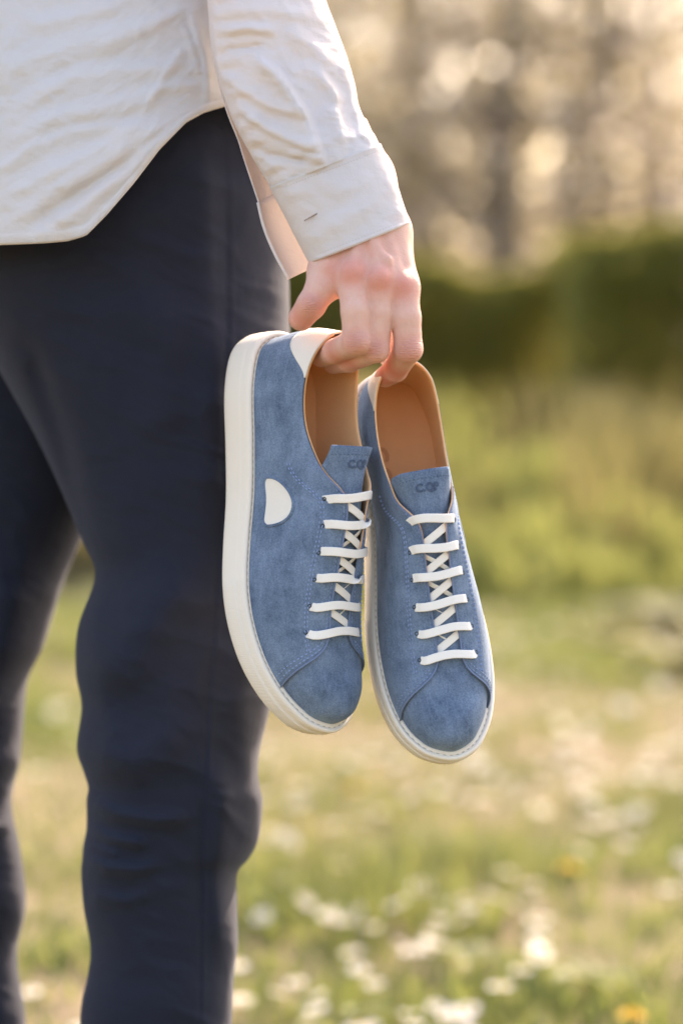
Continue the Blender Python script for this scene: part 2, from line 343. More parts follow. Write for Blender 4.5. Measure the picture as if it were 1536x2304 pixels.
# ---------------------------------------------------------------- trees
def limb(p0, p1, r0, r1, bend, k=7, sides=7):
    t = np.linspace(0, 1, k)[:, None]; P = p0*(1-t)+p1*t+np.sin(np.pi*t)*bend; rr = r0*(1-t[:, 0])+r1*t[:, 0]
    a = np.linspace(0, 2*np.pi, sides, endpoint=False); d = (p1-p0)/np.linalg.norm(p1-p0); u = np.cross(d, [.3, .9, .2]); u /= np.linalg.norm(u); v = np.cross(d, u)
    V = (P[:, None]+(u[None, None]*np.cos(a)[None, :, None]+v[None, None]*np.sin(a)[None, :, None])*rr[:, None, None]).reshape(-1, 3)
    return V, gridf(k, sides, wrap_j=True), P
def tree(x, y, h, label, nl, spread=2.2, low=.12, blossom=.15, r=.14, leaf=.055, name='tree'):
    root = empty(name, (x, y, 0)); parts = []; tips = []
    top = np.array([rng.normal(0, .3), rng.normal(0, .3), h*.8]); V, F, P = limb(np.zeros(3), top, r, r*.25, np.array([rng.normal(0, .25), 0, 0]), 10, 9); parts.append((V, F))
    nb = int(14+h)
    for i in range(nb):
        t = low+(1-low)*(i+rng.random())/nb; k = min(int(t*9), 9); b = P[k]; a = rng.uniform(0, 6.28); L = spread*(1.05-.5*t)*rng.uniform(.6, 1.2)
        e = b+np.array([np.cos(a)*L, np.sin(a)*L, L*rng.uniform(-.05, .55)]); V, F, Q = limb(b, e, r*.34*(1-.6*t)+.008, .008, np.array([0, 0, rng.uniform(-.1, .3)]), 6, 5); parts.append((V, F))
        tips += [Q[j] for j in range(2, 6)]
        for _ in range(4):
            q = Q[rng.integers(1, 6)]; e2 = q+rand_dirs(1)[0]*np.array([1, 1, .8])*L*.45; V, F, Q2 = limb(q, e2, .012, .004, np.zeros(3), 4, 4); parts.append((V, F)); tips += [Q2[1], Q2[2], Q2[3], Q2[3]]
    Vt, Ft = [], []; o = 0
    for V, F in parts: Vt.append(V); Ft += (F+o).tolist(); o += len(V)
    mobj('trunk', np.vstack(Vt), Ft, M_BARK, root)
    nl = int(nl*.36); tips = np.array(tips); c = tips[rng.integers(0, len(tips), nl)]; P = c+rng.normal(0, .20, (nl, 3))
    nbz = int(nl*blossom); tint = np.clip(rng.normal(.5, .22, nl)+.3*(vnoise(P[:, 0], P[:, 2], .7, 51)-.5), 0, 1)
    V, F, T = rand_leaves(P[nbz:], leaf, tint[nbz:]); crown = leaf_obj('crown', V, F, T, M_TREE, root)
    if nbz:
        V, F, T = rand_leaves(P[:nbz], leaf*.9, tint[:nbz]); leaf_obj('blossom', V, F, T, M_BLOSSOM, root)
    tag(root, label, 'tree', 'trees behind the hedge'); return root
TREES = [(760, 17, 6.5, 'slender tree directly behind the raised sleeve', 4200, 2.0, .1, .25), (1000, 19, 7.5, 'pale blossoming tree right of the sleeve', 5200, 2.3, .1, .4), (1112, 16.5, 6.8, 'tree with a dark trunk in the middle of the hedge line', 4200, 2.1, .1, .25), (1260, 20, 7.5, 'tree full of pale blossom right of the dark trunk', 5200, 2.3, .08, .45), (1420, 18, 7.0, 'leafy tree above the taller hedge', 4600, 2.2, .08, .25), (1560, 21, 8.0, 'tree at the right edge behind the taller hedge', 5200, 2.4, .08, .35),
         (560, 19, 7.5, 'tree hidden mostly behind the shirt', 3600, 2.2, .1, .25), (330, 21, 8, 'tree behind the shirt at the left', 3600, 2.4, .1, .2), (60, 19, 7.5, 'tree at the far left behind the shirt', 3600, 2.2, .1, .2), (880, 24, 9, 'farther tan tree left of the blossoming tree', 5200, 2.7, .06, .2), (1190, 25, 9.5, 'farther tan tree in the middle of the wood edge', 5400, 2.8, .06, .2), (1480, 26, 9.5, 'farther tan tree at the right of the wood edge', 5400, 2.8, .06, .2)]
for px, D, h, lb, nl, sp, lw, bl_ in TREES: tree((px-768)/FPX*D, D, h, lb, nl, sp, lw, bl_)
# the wood beyond reads as one mass; the sky shows through its gaps
n = 150000; X = rng.uniform(-20, 22, n); Y = rng.uniform(40, 41.6, n); tp = 9.0+2.5*(vnoise(X, Y*0, 4, 61)-.4)+1.5*(vnoise(X, Y*0, 1.2, 62)-.5); Z = tp*rng.beta(1.15, 1.1, n)
keep = np.ones(n, bool)
holes = [(px, py, r) for px, py, r in ((850, 70, .34), (905, 90, .24), (830, 110, .2), (1000, 20, .3), (945, 40, .16), (1135, 35, .2), (1060, 60, .14), (1310, 30, .26), (1250, 12, .16), (1470, 40, .5), (1400, 20, .3), (1530, 90, .3), (1290, 150, .17), (1230, 220, .16), (880, 300, .2), (930, 205, .16), (1050, 265, .16), (1010, 330, .15), (1200, 420, .15), (1215, 345, .16), (1180, 480, .13), (1260, 300, .15), (1400, 200, .15), (1500, 190, .17), (1340, 330, .13), (1450, 300, .13), (960, 420, .14), (1060, 420, .11), (1110, 150, .16), (1180, 110, .16))]
holes = [(*W(px, py, 40.8)[[0, 2]], r*.55) for px, py, r in holes]
holes = [h_ for h_ in holes]
for _ in range(6000):
    c_ = (rng.uniform(-12, 14), 1.8+7.0*rng.random()**.8, rng.uniform(.03, .105))
    if len(holes) < 760 and all((c_[0]-a_)**2+(c_[1]-b_)**2 > .42**2 for a_, b_, _r in holes): holes.append(c_)
for hx, hz, r in holes: keep &= (X-hx)**2+(Z-hz)**2 > (r*.85+.10)**2
P = np.stack([X, Y, Z], 1)[keep]
V, F, T = rand_leaves(P, .115, np.clip(rng.normal(.42, .2, len(P)), 0, 1)); o = leaf_obj('distant_wood', V, F, T, M_TREE); tag(o, 'distant tan and olive wood behind the trees', 'wood', kind='stuff')
# ---------------------------------------------------------------- sneaker geometry (x heel->toe, v lateral +, z up; metres)
def catmull(pts, n, closed=False):
    P = np.asarray(pts, float); m = len(P)
    if closed: Q = np.vstack([P[-1], P, P[0], P[1]]); segs = m
    else: Q = np.vstack([2*P[0]-P[1], P, 2*P[-1]-P[-2]]); segs = m-1
    out = []
    for i in range(segs):
        p0, p1, p2, p3 = Q[i:i+4]
        t = np.linspace(0, 1, 24, endpoint=False)[:, None]
        out.append(.5*((2*p1)+(-p0+p2)*t+(2*p0-5*p1+4*p2-p3)*t*t+(-p0+3*p1-3*p2+p3)*t**3))
    out = np.vstack(out + ([P[:1]] if closed else [P[-1:]]))
    d = np.r_[0, np.cumsum(np.linalg.norm(np.diff(out, axis=0), axis=1))]
    q = np.linspace(0, d[-1], n+1)[:-1] if closed else np.linspace(0, d[-1], n)
    return np.stack([np.interp(q, d, out[:, k]) for k in range(P.shape[1])], 1)

def sstep(a, b, x):
    t = np.clip((np.asarray(x, float)-a)/(b-a), 0, 1); return t*t*(3-2*t)

SHOE_L = .305
LATP = [(0, 0), (.004, .016), (.016, .029), (.045, .037), (.085, .0385), (.125, .0400), (.160, .0450), (.19, .0485), (.22, .0475), (.25, .0412), (.2745, .0300), (.290, .0175), (.2990, .0060), (.3045, -.013)]
MEDP = [(0, 0), (.004, -.016), (.016, -.029), (.045, -.0355), (.085, -.0345), (.125, -.0345), (.160, -.0400), (.19, -.0465), (.22, -.0510), (.25, -.0525), (.2745, -.0490), (.290, -.0410), (.2990, -.0310), (.3045, -.013)]
NU = 121
_closed = catmull(LATP+MEDP[1:-1][::-1], 800, closed=True)
_it = int(np.argmax(_closed[:, 0]))
def _resample(c, n):
    d = np.r_[0, np.cumsum(np.linalg.norm(np.diff(c, axis=0), axis=1))]; q = np.linspace(0, d[-1], n)
    return np.stack([np.interp(q, d, c[:, k]) for k in range(2)], 1)
_lat = _resample(_closed[:_it+1], 400); _med = _resample(np.vstack([_closed[_it:], _closed[:1]])[::-1], 400)
def outline_side(sg): return _lat if sg > 0 else _med
def zspring(x): return .012*np.clip((np.asarray(x, float)-.19)/.115, 0, 1)**2
def ztop(x): return .0345 - .004*sstep(.05, .2, x) + zspring(x)          # feather line height
RX = np.array([.06, .08, .10, .125, .15, .18, .21, .235, .262, .30])
RZ = np.array([.109, .1095, .1095, .1075, .1015, .0905, .079, .0715, .0655, .062])
_rr = catmull(np.stack([RX, RZ], 1), 200)
def ridge_z(x): return np.interp(x, _rr[:, 0], _rr[:, 1])
# collar top line: x, |v|, z
COLL = np.array([(.0085, .000, .0985), (.0115, .012, .0975), (.022, .0220, .0925), (.038, .0265, .0855), (.058, .0278, .0815), (.078, .0273, .0820), (.097, .0256, .0880), (.113, .0235, .0960), (.135, .021, .103), (.16, .02, .10)])

def inset(curve, d):
    # curve: open half outline; move inward by d using normals
    t = np.gradient(curve, axis=0); t /= np.linalg.norm(t, axis=1)[:, None]+1e-12
    n = np.stack([t[:, 1], -t[:, 0]], 1)
    c = np.array([.15, 0.])
    sgn = np.sign(np.sum((c-curve)*n, axis=1)); sgn = np.sign(np.median(sgn))
    return curve + n*sgn*d

_half = {}
def half(sg, d=0.0):
    k = (sg, round(float(d), 6))
    if k not in _half:
        b = inset(outline_side(sg), d) if d else outline_side(sg)
        s = np.r_[0, np.cumsum(np.linalg.norm(np.diff(b, axis=0), axis=1))]; _half[k] = (b, s/s[-1])
    return _half[k][0]

def O_at(sg, x_or_u, d):
    half(sg, d); b, s = _half[(sg, round(float(d), 6))]
    return np.stack([np.interp(x_or_u, s, b[:, 0]), np.interp(x_or_u, s, b[:, 1])], -1)

XP = .258          # toe pole
def ridge_of(Ox):
    # ridge x belonging to feather x
    return np.where(Ox < .20, Ox, .20+(XP-.20)*np.tanh((Ox-.20)/(XP-.20)*1.0)*1.0/np.tanh((.30-.20)/(XP-.20)))

def dome(sg, u, s, lift=0., d=.0075, pw=.82):
    """point on the last: u along the side, s 0 feather .. 1 ridge"""
    u = np.asarray(u, float); s = np.asarray(s, float)
    O = O_at(sg, u, d-lift); x0 = O[..., 0]; v0 = O[..., 1]
    zr0 = ztop(x0)-.0035
    xr = np.minimum(ridge_of(x0), XP); vr = -.009*sstep(.2, .30, x0)
    zr = ridge_z(xr)+lift
    a = np.clip(s, 0, 1)*np.pi/2
    h = 1-np.cos(a)**pw; k = np.sin(a)**pw
    # fuller toe
    return np.stack([x0+(xr-x0)*h, v0+(vr-v0)*h, zr0+(zr-zr0)*k], -1)

def ve(x):         # eyestay edge half width
    return .0095+.017*sstep(.133, .100, x)
def s_edge(sg, u, d=.0075, pw=.82, lift=0):
    O = O_at(sg, u, d-lift)
    r = np.clip(ve(np.minimum(ridge_of(O[..., 0]), XP))/np.abs(O[..., 1]), 0, .9999)
    return np.arccos(r**(1/pw))/(np.pi/2)

def quarter_pt(sg, u, s, lift=.0018):
    """s in 0..1 from feather to topline"""
    u = np.asarray(u, float); s = np.asarray(s, float)
    f = dome(sg, u, s*s_edge(sg, u, lift=lift), lift=lift)
    O = O_at(sg, u, .0075-lift); x0 = O[..., 0]
    w = sstep(.145, .095, x0)
    E0 = np.stack([np.interp(x0, _cx, _cl[:, 0]), sg*np.interp(x0, _cx, _cl[:, 1]), np.interp(x0, _cx, _cl[:, 2])], -1)
    th = np.radians(42)
    h = ((1-np.cos(s*th))/(1-np.cos(th)))[..., None]; k = (np.sin(s*th)/np.sin(th))[..., None]
    z0 = (ztop(x0)-.0035)
    O3 = np.stack([O[..., 0], O[..., 1], z0], -1)
    r = O3 + (E0-O3)*np.concatenate([h, h, k], -1)
    bul = np.sin(np.pi*np.clip(s, 0, 1))**1.3
    hb = sstep(.05, .0, x0)
    r[..., 1] += sg*.0016*bul*(1-hb); r[..., 0] -= .003*bul*hb
    out = f*(1-w)[..., None] + r*w[..., None]
    return out
_cl = catmull(COLL, 300)
# collar point parametrised by feather x: nearly same x, shifted at the heel
_cx = np.interp(_cl[:, 0], [.0085, .0115, .022, .038, .06, .16], [.0045, .0065, .016, .034, .058, .16])

ROWX = np.linspace(.131, .226, 6)
_side_tab = {}
def top_pt(x, v, lift):
    """point on the upper at plan position (x,v) near the ridge (|v| small) : solve on the dome of matching ridge x"""
    sg = 1 if v >= 0 else -1
    if sg not in _side_tab:
        uu = np.linspace(0, 1, 2001); _side_tab[sg] = (uu, O_at(sg, uu, .0075))
    uu, OO = _side_tab[sg]
    xr = np.minimum(ridge_of(OO[:, 0]), XP)
    m = OO[:, 0] > .05
    u = np.interp(x, xr[m], uu[m])
    O = O_at(sg, u, .0075-lift)
    r = min(abs(v)/abs(O[1]), 1)
    s = np.arccos(r**(1/.82))/(np.pi/2)
    return dome(sg, u, s, lift=lift)

def sole_rings():
    """closed outline rings of the cupsole : list of (N,3)"""
    la = outline_side(1); me = outline_side(-1)
    loop = np.vstack([la, me[::-1][1:-1]])
    d = np.r_[0, np.cumsum(np.linalg.norm(np.diff(np.vstack([loop, loop[:1]]), axis=0), axis=1))]
    N = 220
    q = np.linspace(0, d[-1], N+1)[:-1]
    L2 = np.vstack([loop, loop[:1]])
    P = np.stack([np.interp(q, d, L2[:, k]) for k in range(2)], 1)
    for _ in range(2): P = (np.roll(P, 1, 0)+2*P+np.roll(P, -1, 0))/4
    t = np.roll(P, -1, 0)-np.roll(P, 1, 0); t /= np.linalg.norm(t, axis=1)[:, None]
    n = np.stack([-t[:, 1], t[:, 0]], 1)
    c = P.mean(0)
    if np.sum((P-c)*n) < 0: n = -n
    bump = .0007*sstep(.186, .1865, P[:, 0])
    prof = [(-.0050, 0., 0), (-.0022, .0006, 0), (-.0008, .0030, 0), (0., .0060, 1), (.0002, .012, 1), (.0001, .019, 1), (0., .0215, 1), (-.0003, .0222, 0), (-.0003, .0230, 0), (-.0003, .0240, 0), (-.0004, .0280, 0), (-.0012, .0300, 0), (-.0024, .0310, 0), (-.0040, .0309, 0), (-.0044, .0301, 0), (-.0050, .0301, 0), (-.0054, .0310, 0), (-.0082, .0310, 0), (-.0095, .0265, 0)]
    rings = []
    for off, z, b in prof:
        zt = ztop(P[:, 0]); f = z/.031
        zz = zspring(P[:, 0])*(1-f)*.95 + f*zt
        rings.append(np.column_stack([P + n*(off + (bump if b else 0))[:, None] if b else P+n*off, zz]))
    return rings, P, n
# ---------------------------------------------------------------- sneaker materials
def m_suede(name, dark, light, fine=900):
    n = NT(name); c = n.coord()
    big = n.noise(c, 38, 5, .62); nap = n.noise(c, 190, 4, .7, (.4, 1, 1)); fz = n.noise(c, fine, 2, .6)
    f = n.math('ADD', n.math('MULTIPLY', big, .62), n.math('ADD', n.math('MULTIPLY', nap, .30), n.math('MULTIPLY', fz, .46)))
    n.base(n.ramp(f, [(.46, dark), (.90, light)]))
    n.set(Roughness=1.0, Specular_IOR_Level=.15, Sheen_Weight=.25, Sheen_Roughness=.5, Sheen_Tint=(.65, .78, .92, 1))
    n.bump(n.math('ADD', n.math('MULTIPLY', fz, .7), nap), .55, .0007)
    return n.m
M_SUEDE = m_suede('blue_suede', (.042, .072, .124), (.208, .288, .405))
M_SUEDE_PRESS = m_suede('pressed_suede', (.032, .052, .095), (.10, .14, .22))
def m_leather(name, col, col2, rough=.6, sc=420, bump=.15):
    n = NT(name); c = n.coord(); a = n.noise(c, 30, 4); 
    n.base(n.mix(col, col2, a)); n.set(Roughness=rough, Specular_IOR_Level=.35)
    v = n.n('ShaderNodeTexVoronoi'); v.inputs['Scale'].default_value = sc; n.l(c, v.inputs['Vector'])
    n.bump(v.outputs['Distance'], bump, .0006); return n.m
M_CREAM = m_leather('cream_leather', (.73, .68, .60), (.78, .735, .66), .6, 700, .35)
M_TAN = m_leather('tan_lining', (.76, .43, .21), (.82, .50, .27), .55, 900, .12)
M_INSOLE = m_leather('tan_insole', (.62, .27, .095), (.69, .33, .125), .5, 700, .1)
def m_rubber():
    n = NT('cream_rubber'); c = n.coord()
    d = n.noise(c, 25, 5); f = n.noise(c, 300, 3)
    n.base(n.mix((.74, .675, .575), (.79, .725, .63), d)); n.set(Roughness=.62, Specular_IOR_Level=.4)
    # fine herringbone on the toe band
    mp = n.n('ShaderNodeMapping'); mp.inputs['Rotation'].default_value = (0, 0, .8); n.l(c, mp.inputs[0])
    w = n.n('ShaderNodeTexWave'); w.inputs['Scale'].default_value = 330; w.inputs['Distortion'].default_value = .6; n.l(mp.outputs[0], w.inputs[0])
    sx = n.n('ShaderNodeSeparateXYZ'); n.l(c, sx.inputs[0])
    msk = n.math('GREATER_THAN', sx.outputs[0], .187)
    h = n.math('ADD', n.math('MULTIPLY', n.math('MULTIPLY', w.outputs['Fac'], msk), .8), n.math('MULTIPLY', f, .25))
    n.bump(h, .35, .0004); return n.m
M_RUBBER = m_rubber()
def m_lace():
    n = NT('cotton_lace'); c = n.coord(); a = n.noise(c, 60, 3)
    n.base(n.mix((.79, .745, .67), (.85, .81, .745), a)); n.set(Roughness=.95, Specular_IOR_Level=.2, Sheen_Weight=.2)
    f = n.noise(c, 1500, 2); n.bump(f, .4, .0005); return n.m
M_LACE = m_lace()
M_EDGE = m_plain('cut_suede_edge', (.16, .22, .36))
M_THREAD = m_plain('blue_thread', (.26, .35, .56))
M_THREADC = m_plain('cream_thread', (.50, .45, .37))
M_HOLE = m_plain('eyelet_hole', (.012, .012, .015))

def ribbon(path, normals, width, thick, twist=None):
    """flat band along a path -> verts, quads (closed box section, rounded)"""
    P = np.asarray(path, float); N = np.asarray(normals, float)
    T = np.gradient(P, axis=0); T /= np.linalg.norm(T, axis=1)[:, None]
    N = N-np.sum(N*T, 1)[:, None]*T; N /= np.linalg.norm(N, axis=1)[:, None]
    B = np.cross(T, N)
    if twist is not None:
        c, s = np.cos(twist)[:, None], np.sin(twist)[:, None]; N, B = N*c+B*s, B*c-N*s
    prof = [(-.5, 0), (-.475, .40), (-.42, .5), (-.2, .46), (.2, .46), (.42, .5), (.475, .40), (.5, 0), (.42, -.5), (-.42, -.5)]
    V = np.stack([P+B*a*width+N*b*thick for a, b in prof], 1)
    k = len(prof); f = gridf(len(P), k, wrap_j=True).tolist()
    f.append(list(range(k))[::-1]); f.append([(len(P)-1)*k+i for i in range(k)])
    return V.reshape(-1, 3), f
def merge(parts):
    V, F, o = [], [], 0
    for v, f in parts:
        V.append(np.asarray(v)); F += [[i+o for i in q] for q in f]; o += len(v)
    return np.vstack(V), F
def dash_line(path, normals, pitch=.0032, length=.0022, w=.0007, t=.0006):
    """row of stitches along a dense path (little lozenge boxes)"""
    P = np.asarray(path); N = np.asarray(normals)
    d = np.r_[0, np.cumsum(np.linalg.norm(np.diff(P, axis=0), axis=1))]
    s = np.arange(.001, d[-1]-length, pitch)
    at = lambda A, q: np.stack([np.interp(q, d, A[:, k]) for k in range(3)], -1)
    a, b, n = at(P, s), at(P, s+length), at(N, s+length/2)
    T = b-a; T /= np.linalg.norm(T, axis=1)[:, None]+1e-9; B = np.cross(T, n); B /= np.linalg.norm(B, axis=1)[:, None]+1e-9
    m = (a+b)/2
    V = np.stack([a-n*t*.3, m-B*w/2-n*t*.2, b-n*t*.3, m+B*w/2-n*t*.2, m-T*length*.28+n*t*.6, m+T*length*.28+n*t*.6], 1).reshape(-1, 3)
    F = []
    for k in range(len(s)):
        o = 6*k; F += [[o, o+1, o+4], [o+1, o+5, o+4], [o+1, o+2, o+5], [o+2, o+3, o+5], [o+3, o+4, o+5], [o+3, o, o+4]]
    return [(V, F)]
def num_normals(fn, A, B, eps=1e-3):
    p = fn(A, B); da = fn(np.clip(A+eps, 0, 1), B)-fn(np.clip(A-eps, 0, 1), B); db = fn(A, np.clip(B+eps, 0, 1))-fn(A, np.clip(B-eps, 0, 1))
    n = np.cross(da, db); return n/(np.linalg.norm(n, axis=-1)[..., None]+1e-12)
def text_mesh(body, size):
    cu = bpy.data.curves.new('lettering', 'FONT'); cu.body = body; cu.size = size; cu.align_x = 'CENTER'; cu.offset = size*.045
    cu.resolution_u = 3; cu.extrude = .0002
    o = bpy.data.objects.new('lettering_tmp', cu); COL.objects.link(o)
    dg = bpy.context.evaluated_depsgraph_get(); dg.update()
    me = bpy.data.meshes.new_from_object(o.evaluated_get(dg))
    v = np.array([p.co[:] for p in me.vertices]); f = [list(p.vertices) for p in me.polygons]
    bpy.data.objects.remove(o); bpy.data.meshes.remove(me); bpy.data.curves.remove(cu)
    return v, f

XF_S = np.array([0, .2, .4, .6, .75, .86, .93, .975, 1.0]); XF_X = np.array([.2690, .2620, .2560, .2505, .2465, .2425, .2385, .2340, .2280])
_uf = {}
def u_front(s, sg=1):       # front end of the quarters (vamp seam)
    if sg not in _uf:
        ss = np.linspace(0, 1, 60); uu = np.linspace(.45, 1, 400); U, S = np.meshgrid(uu, ss, indexing='ij')
        X = quarter_pt(sg, U, S)[..., 0]; xf = np.interp(ss, XF_S, XF_X)
        _uf[sg] = (ss, np.array([np.interp(xf[k], np.maximum.accumulate(X[:, k]), uu) for k in range(60)]))
    return np.interp(s, *_uf[sg])

WARP = (-.053, .1372, .1727, -.0269, -.0845, -.0173, -.027)
LACE_V = {True: (np.linspace(.0225, .0258, 6), np.linspace(.0262, .0232, 6)), False: (np.linspace(.0200, .0222, 6), np.linspace(.0178, .0240, 6))}
def warp(P):
    P = np.array(P, float); kb, hz, kr, kt, kw, kl, ks = WARP; x = P[..., 0]; f = np.where(x > .12, ((x-.12)/.18)**2, 0); h = np.where(x < .12, ((.12-x)/.12)**2, 0)
    b = P.copy(); b[..., 1] *= 1+kw; b[..., 0] += kl*np.clip(x-.2, 0, 1); b[..., 1] -= kb*f*.18
    b[..., 2] = np.where(P[..., 2] > .03, .03*(1+ks)+(P[..., 2]-.03)*(1+hz), P[..., 2]*(1+ks))+kr*f*.18+kt*h*.12
    return b
def build_sneaker(pose_R, pose_t, right, label):
    my = -1. if right else 1.; VLAT, VMED = LACE_V[right]
    root = empty('sneaker')
    R3 = np.asarray(pose_R); t = np.asarray(pose_t)
    A = np.stack([cam2world(R3[:, k]+t)-cam2world(t) for k in range(3)], 1)
    o = cam2world(t)
    M = Matrix([[*A[0], o[0]], [*A[1], o[1]], [*A[2], o[2]], [0, 0, 0, 1]])
    root.matrix_world = M
    tag(root, label, 'sneaker', 'pair of blue suede sneakers')
    mm = np.array([1, my, 1.])
    def add(name, V, F, mat, parent=root, flip=False, smooth=True, orient=False):
        V = warp(np.asarray(V).reshape(-1, 3))*mm
        F = [list(f) for f in F]
        if orient:
            q = [f for f in F[::max(1, len(F)//400)]]; c = np.array([V[f].mean(0) for f in q]); nn = np.array([np.cross(V[f[1]]-V[f[0]], V[f[2]]-V[f[0]]) for f in q])
            ax = c.copy(); ax[:, 1] = 0; ax[:, 2] = .03; ax[:, 0] = np.clip(ax[:, 0], .05, .24)
            if np.sum(nn*(c-ax)) < 0: F = [f[::-1] for f in F]
        elif flip ^ (my < 0): F = [f[::-1] for f in F]
        return mobj(name, V, F, mat, parent, smooth)
    # sole -------------------------------------------------
    rings, P, n = sole_rings(); k = len(P)
    V = np.vstack(rings); F = gridf(len(rings), k, wrap_j=True, flip=True).tolist()
    F.append(list(range(k)))
    sole = add('sole', V, F, M_RUBBER)
    ci = 14  # stitch groove
    g = (rings[14]+rings[15])/2+np.array([0, 0, .0003]); g = np.vstack([g, g[:1]])
    st = dash_line(g, np.tile([0, 0, 1.], (len(g), 1)), .0052, .0034, .0008, .0005)
    add('sole_stitching', *merge(st), M_THREADC, sole)
    # vamp (toe) -------------------------------------------
    NU_, NS_ = 60, 26
    ul = np.linspace(.60, 1, NU_); sl = np.linspace(0, 1, NS_)
    uu = np.concatenate([ul, ul[::-1][1:]]); sgn = np.array([1]*NU_+[-1]*(NU_-1))
    G = np.zeros((len(uu), NS_, 3))
    for sg in (1, -1):
        m = sgn == sg; U, S = np.meshgrid(uu[m], sl, indexing='ij'); G[m] = dome(sg, U, S)
    # ridge stays in the middle
    G[:, :, 2] += .0004*np.sin(G[:, :, 0]*260+G[:, :, 1]*90)*np.sin(G[:, :, 1]*110+1)
    add('vamp', G, gridf(len(uu), NS_), M_SUEDE, orient=True)
    # quarters ---------------------------------------------
    NQ, NT_ = 110, 30
    stitches = []
    for sg in (1, -1):
        s1 = 1-(1-np.linspace(0, 1, NT_))**1.15
        Uq, Sq = np.meshgrid(np.linspace(0, 1, NQ)**1.15, s1, indexing='ij')
        Uq = Uq*u_front(Sq, sg)
        Q = quarter_pt(sg, Uq, Sq)
        q = add('quarter', Q, gridf(NQ, NT_), M_SUEDE, orient=True); solid(q, .0016)
        # lining : inside face, a touch higher than the rim
        Nn = num_normals(lambda a, b: quarter_pt(sg, a, b), Uq, Sq)
        ctr = np.array([.12, 0, .06]); 
        fl = np.sign(np.sum(Nn*(Q-np.array([1, 0, 0])*Q[..., :1]-np.array([0, 0, .05])), -1)); Nn = Nn*np.sign(np.median(fl))
        Nn[0] = (-.98, 0, .2)
        iu = np.where(Uq[:, -1] < .58)[0].max()
        Li = Q-Nn*(.0032-.0010*Sq[..., None]**6); Li[..., 2] += .0011*Sq**8
        Li = Li[:iu]
        rim = (Q-Nn*.0006)[:iu, -1:]; rim[..., 2] += .0012
        lip = (Q-Nn*.0018)[:iu, -1:]; lip[..., 2] += .0016
        Lg = np.concatenate([Li[:, :-1], lip, rim], 1)
        li = add('lining', Lg, gridf(Lg.shape[0], Lg.shape[1], flip=sg > 0), M_TAN)
        # stitching on the eyestay : double row + topline row
        def row(vals, a, b, nn=220, lift=.0002):
            ug = np.linspace(a, b, nn); ss = vals(ug)
            p = quarter_pt(sg, ug, ss); nrm = num_normals(lambda x, y: quarter_pt(sg, x, y), ug, ss)
            nrm *= np.sign(np.median(nrm[:, 2])); return p+nrm*lift, nrm
        for off in (.0, .035):
            p, nr = row(lambda ug: (.60-off)+.10*sstep(.36, .44, ug)+.0*ug, .335, .765); stitches += dash_line(p, nr, .0036, .0026, .0012, .0008)
        p, nr = row(lambda ug: .955+0*ug, .40, .755); stitches += dash_line(p, nr, .0034, .0023, .0007, .0005)
        # stitch row along the vamp seam
        for off in (.010, .022):
            sv = np.linspace(.06, .9, 120); ug = u_front(sv, sg)-off
            p = quarter_pt(sg, ug, sv); nr = num_normals(lambda x, y: quarter_pt(sg, x, y), ug, sv); nr *= np.sign(np.median(nr[:, 2]))
            stitches += dash_line(p+nr*.0002, nr, .0036, .0026, .0012, .0008)
        ue = np.linspace(.0, 1, 200)*u_front(1.0, sg); ce = quarter_pt(sg, ue, np.ones(200)*.995)
        sf = np.linspace(.99, 0, 60); cf = quarter_pt(sg, u_front(sf, sg), sf)
        k0 = np.where(ce[:, 0] > .105)[0].min(); pth = np.vstack([ce[k0:], cf]); pth[:, 2] += .0001
        dk = np.r_[True, np.linalg.norm(np.diff(pth, axis=0), axis=1) > 2e-5]; pth = pth[dk]
        add('cut_edge', *ribbon(pth, np.tile([.1, sg*.5, 1.], (len(pth), 1)), .0012, .0010), M_EDGE)
        # heel tab
        nu, ns = 26, 14
        ut = np.linspace(0, .150, nu); U2, K2 = np.meshgrid(ut, np.linspace(0, 1, ns), indexing='ij')
        st_ = .50+.02*np.sin(ut*40)+.49*sstep(.045, .150, ut)**1.6
        S2 = st_[:, None]+(1-st_[:, None])*K2
        T = quarter_pt(sg, U2, S2, lift=.0030)
        T[..., 2] += .0006*K2**6
        tb = add('heel_tab', T, gridf(nu, ns), M_CREAM, orient=True); solid(tb, .0012)
        # eyelets
        for x, vw in zip(ROWX, VLAT if sg > 0 else VMED):
            c0 = top_pt(x, sg*(vw+.0004), .0018); c1 = top_pt(x+.004, sg*(vw+.0004), .0018); c2 = top_pt(x, sg*(vw+.0044), .0018)
            a1 = (c1-c0)/np.linalg.norm(c1-c0); a2 = (c2-c0)/np.linalg.norm(c2-c0); nz = np.cross(a1, a2); nz *= np.sign(nz[2])
            ang = np.linspace(0, 2*np.pi, 12, endpoint=False)
            ringo = [c0+nz*h+(a1*np.cos(q)+a2*np.sin(q))*rr for rr, h in ((.0016, .0001), (.0013, .0002), (.0010, .0001), (.0008, -.0002)) for q in ang]
            f = gridf(4, 12, wrap_j=True).tolist()+[[36+i for i in range(12)]]
            add('eyelet', ringo, f, M_HOLE, flip=sg < 0)
    add('stitching', *merge(stitches), M_THREAD, smooth=False)['kind'] = 'stuff'
    # side patch (half moon) on the lateral quarter
    np_, nq_ = 25, 12
    pp = np.sin(np.linspace(-1, 1, np_)*np.pi/2); PQ, KQ = np.meshgrid(pp, np.linspace(0, 1, nq_), indexing='ij')
    xs = .1295+PQ*.0182
    b = half(1, .0037); sarc = np.r_[0, np.cumsum(np.linalg.norm(np.diff(b, axis=0), axis=1))]; sarc /= sarc[-1]
    Ud = np.interp(xs, b[:, 0], sarc)
    hgt = np.clip(1-np.abs(PQ)**2.6, 0.0, 1)**.5; hgt = .34+.66*hgt; rc = .045*np.abs(PQ)**9
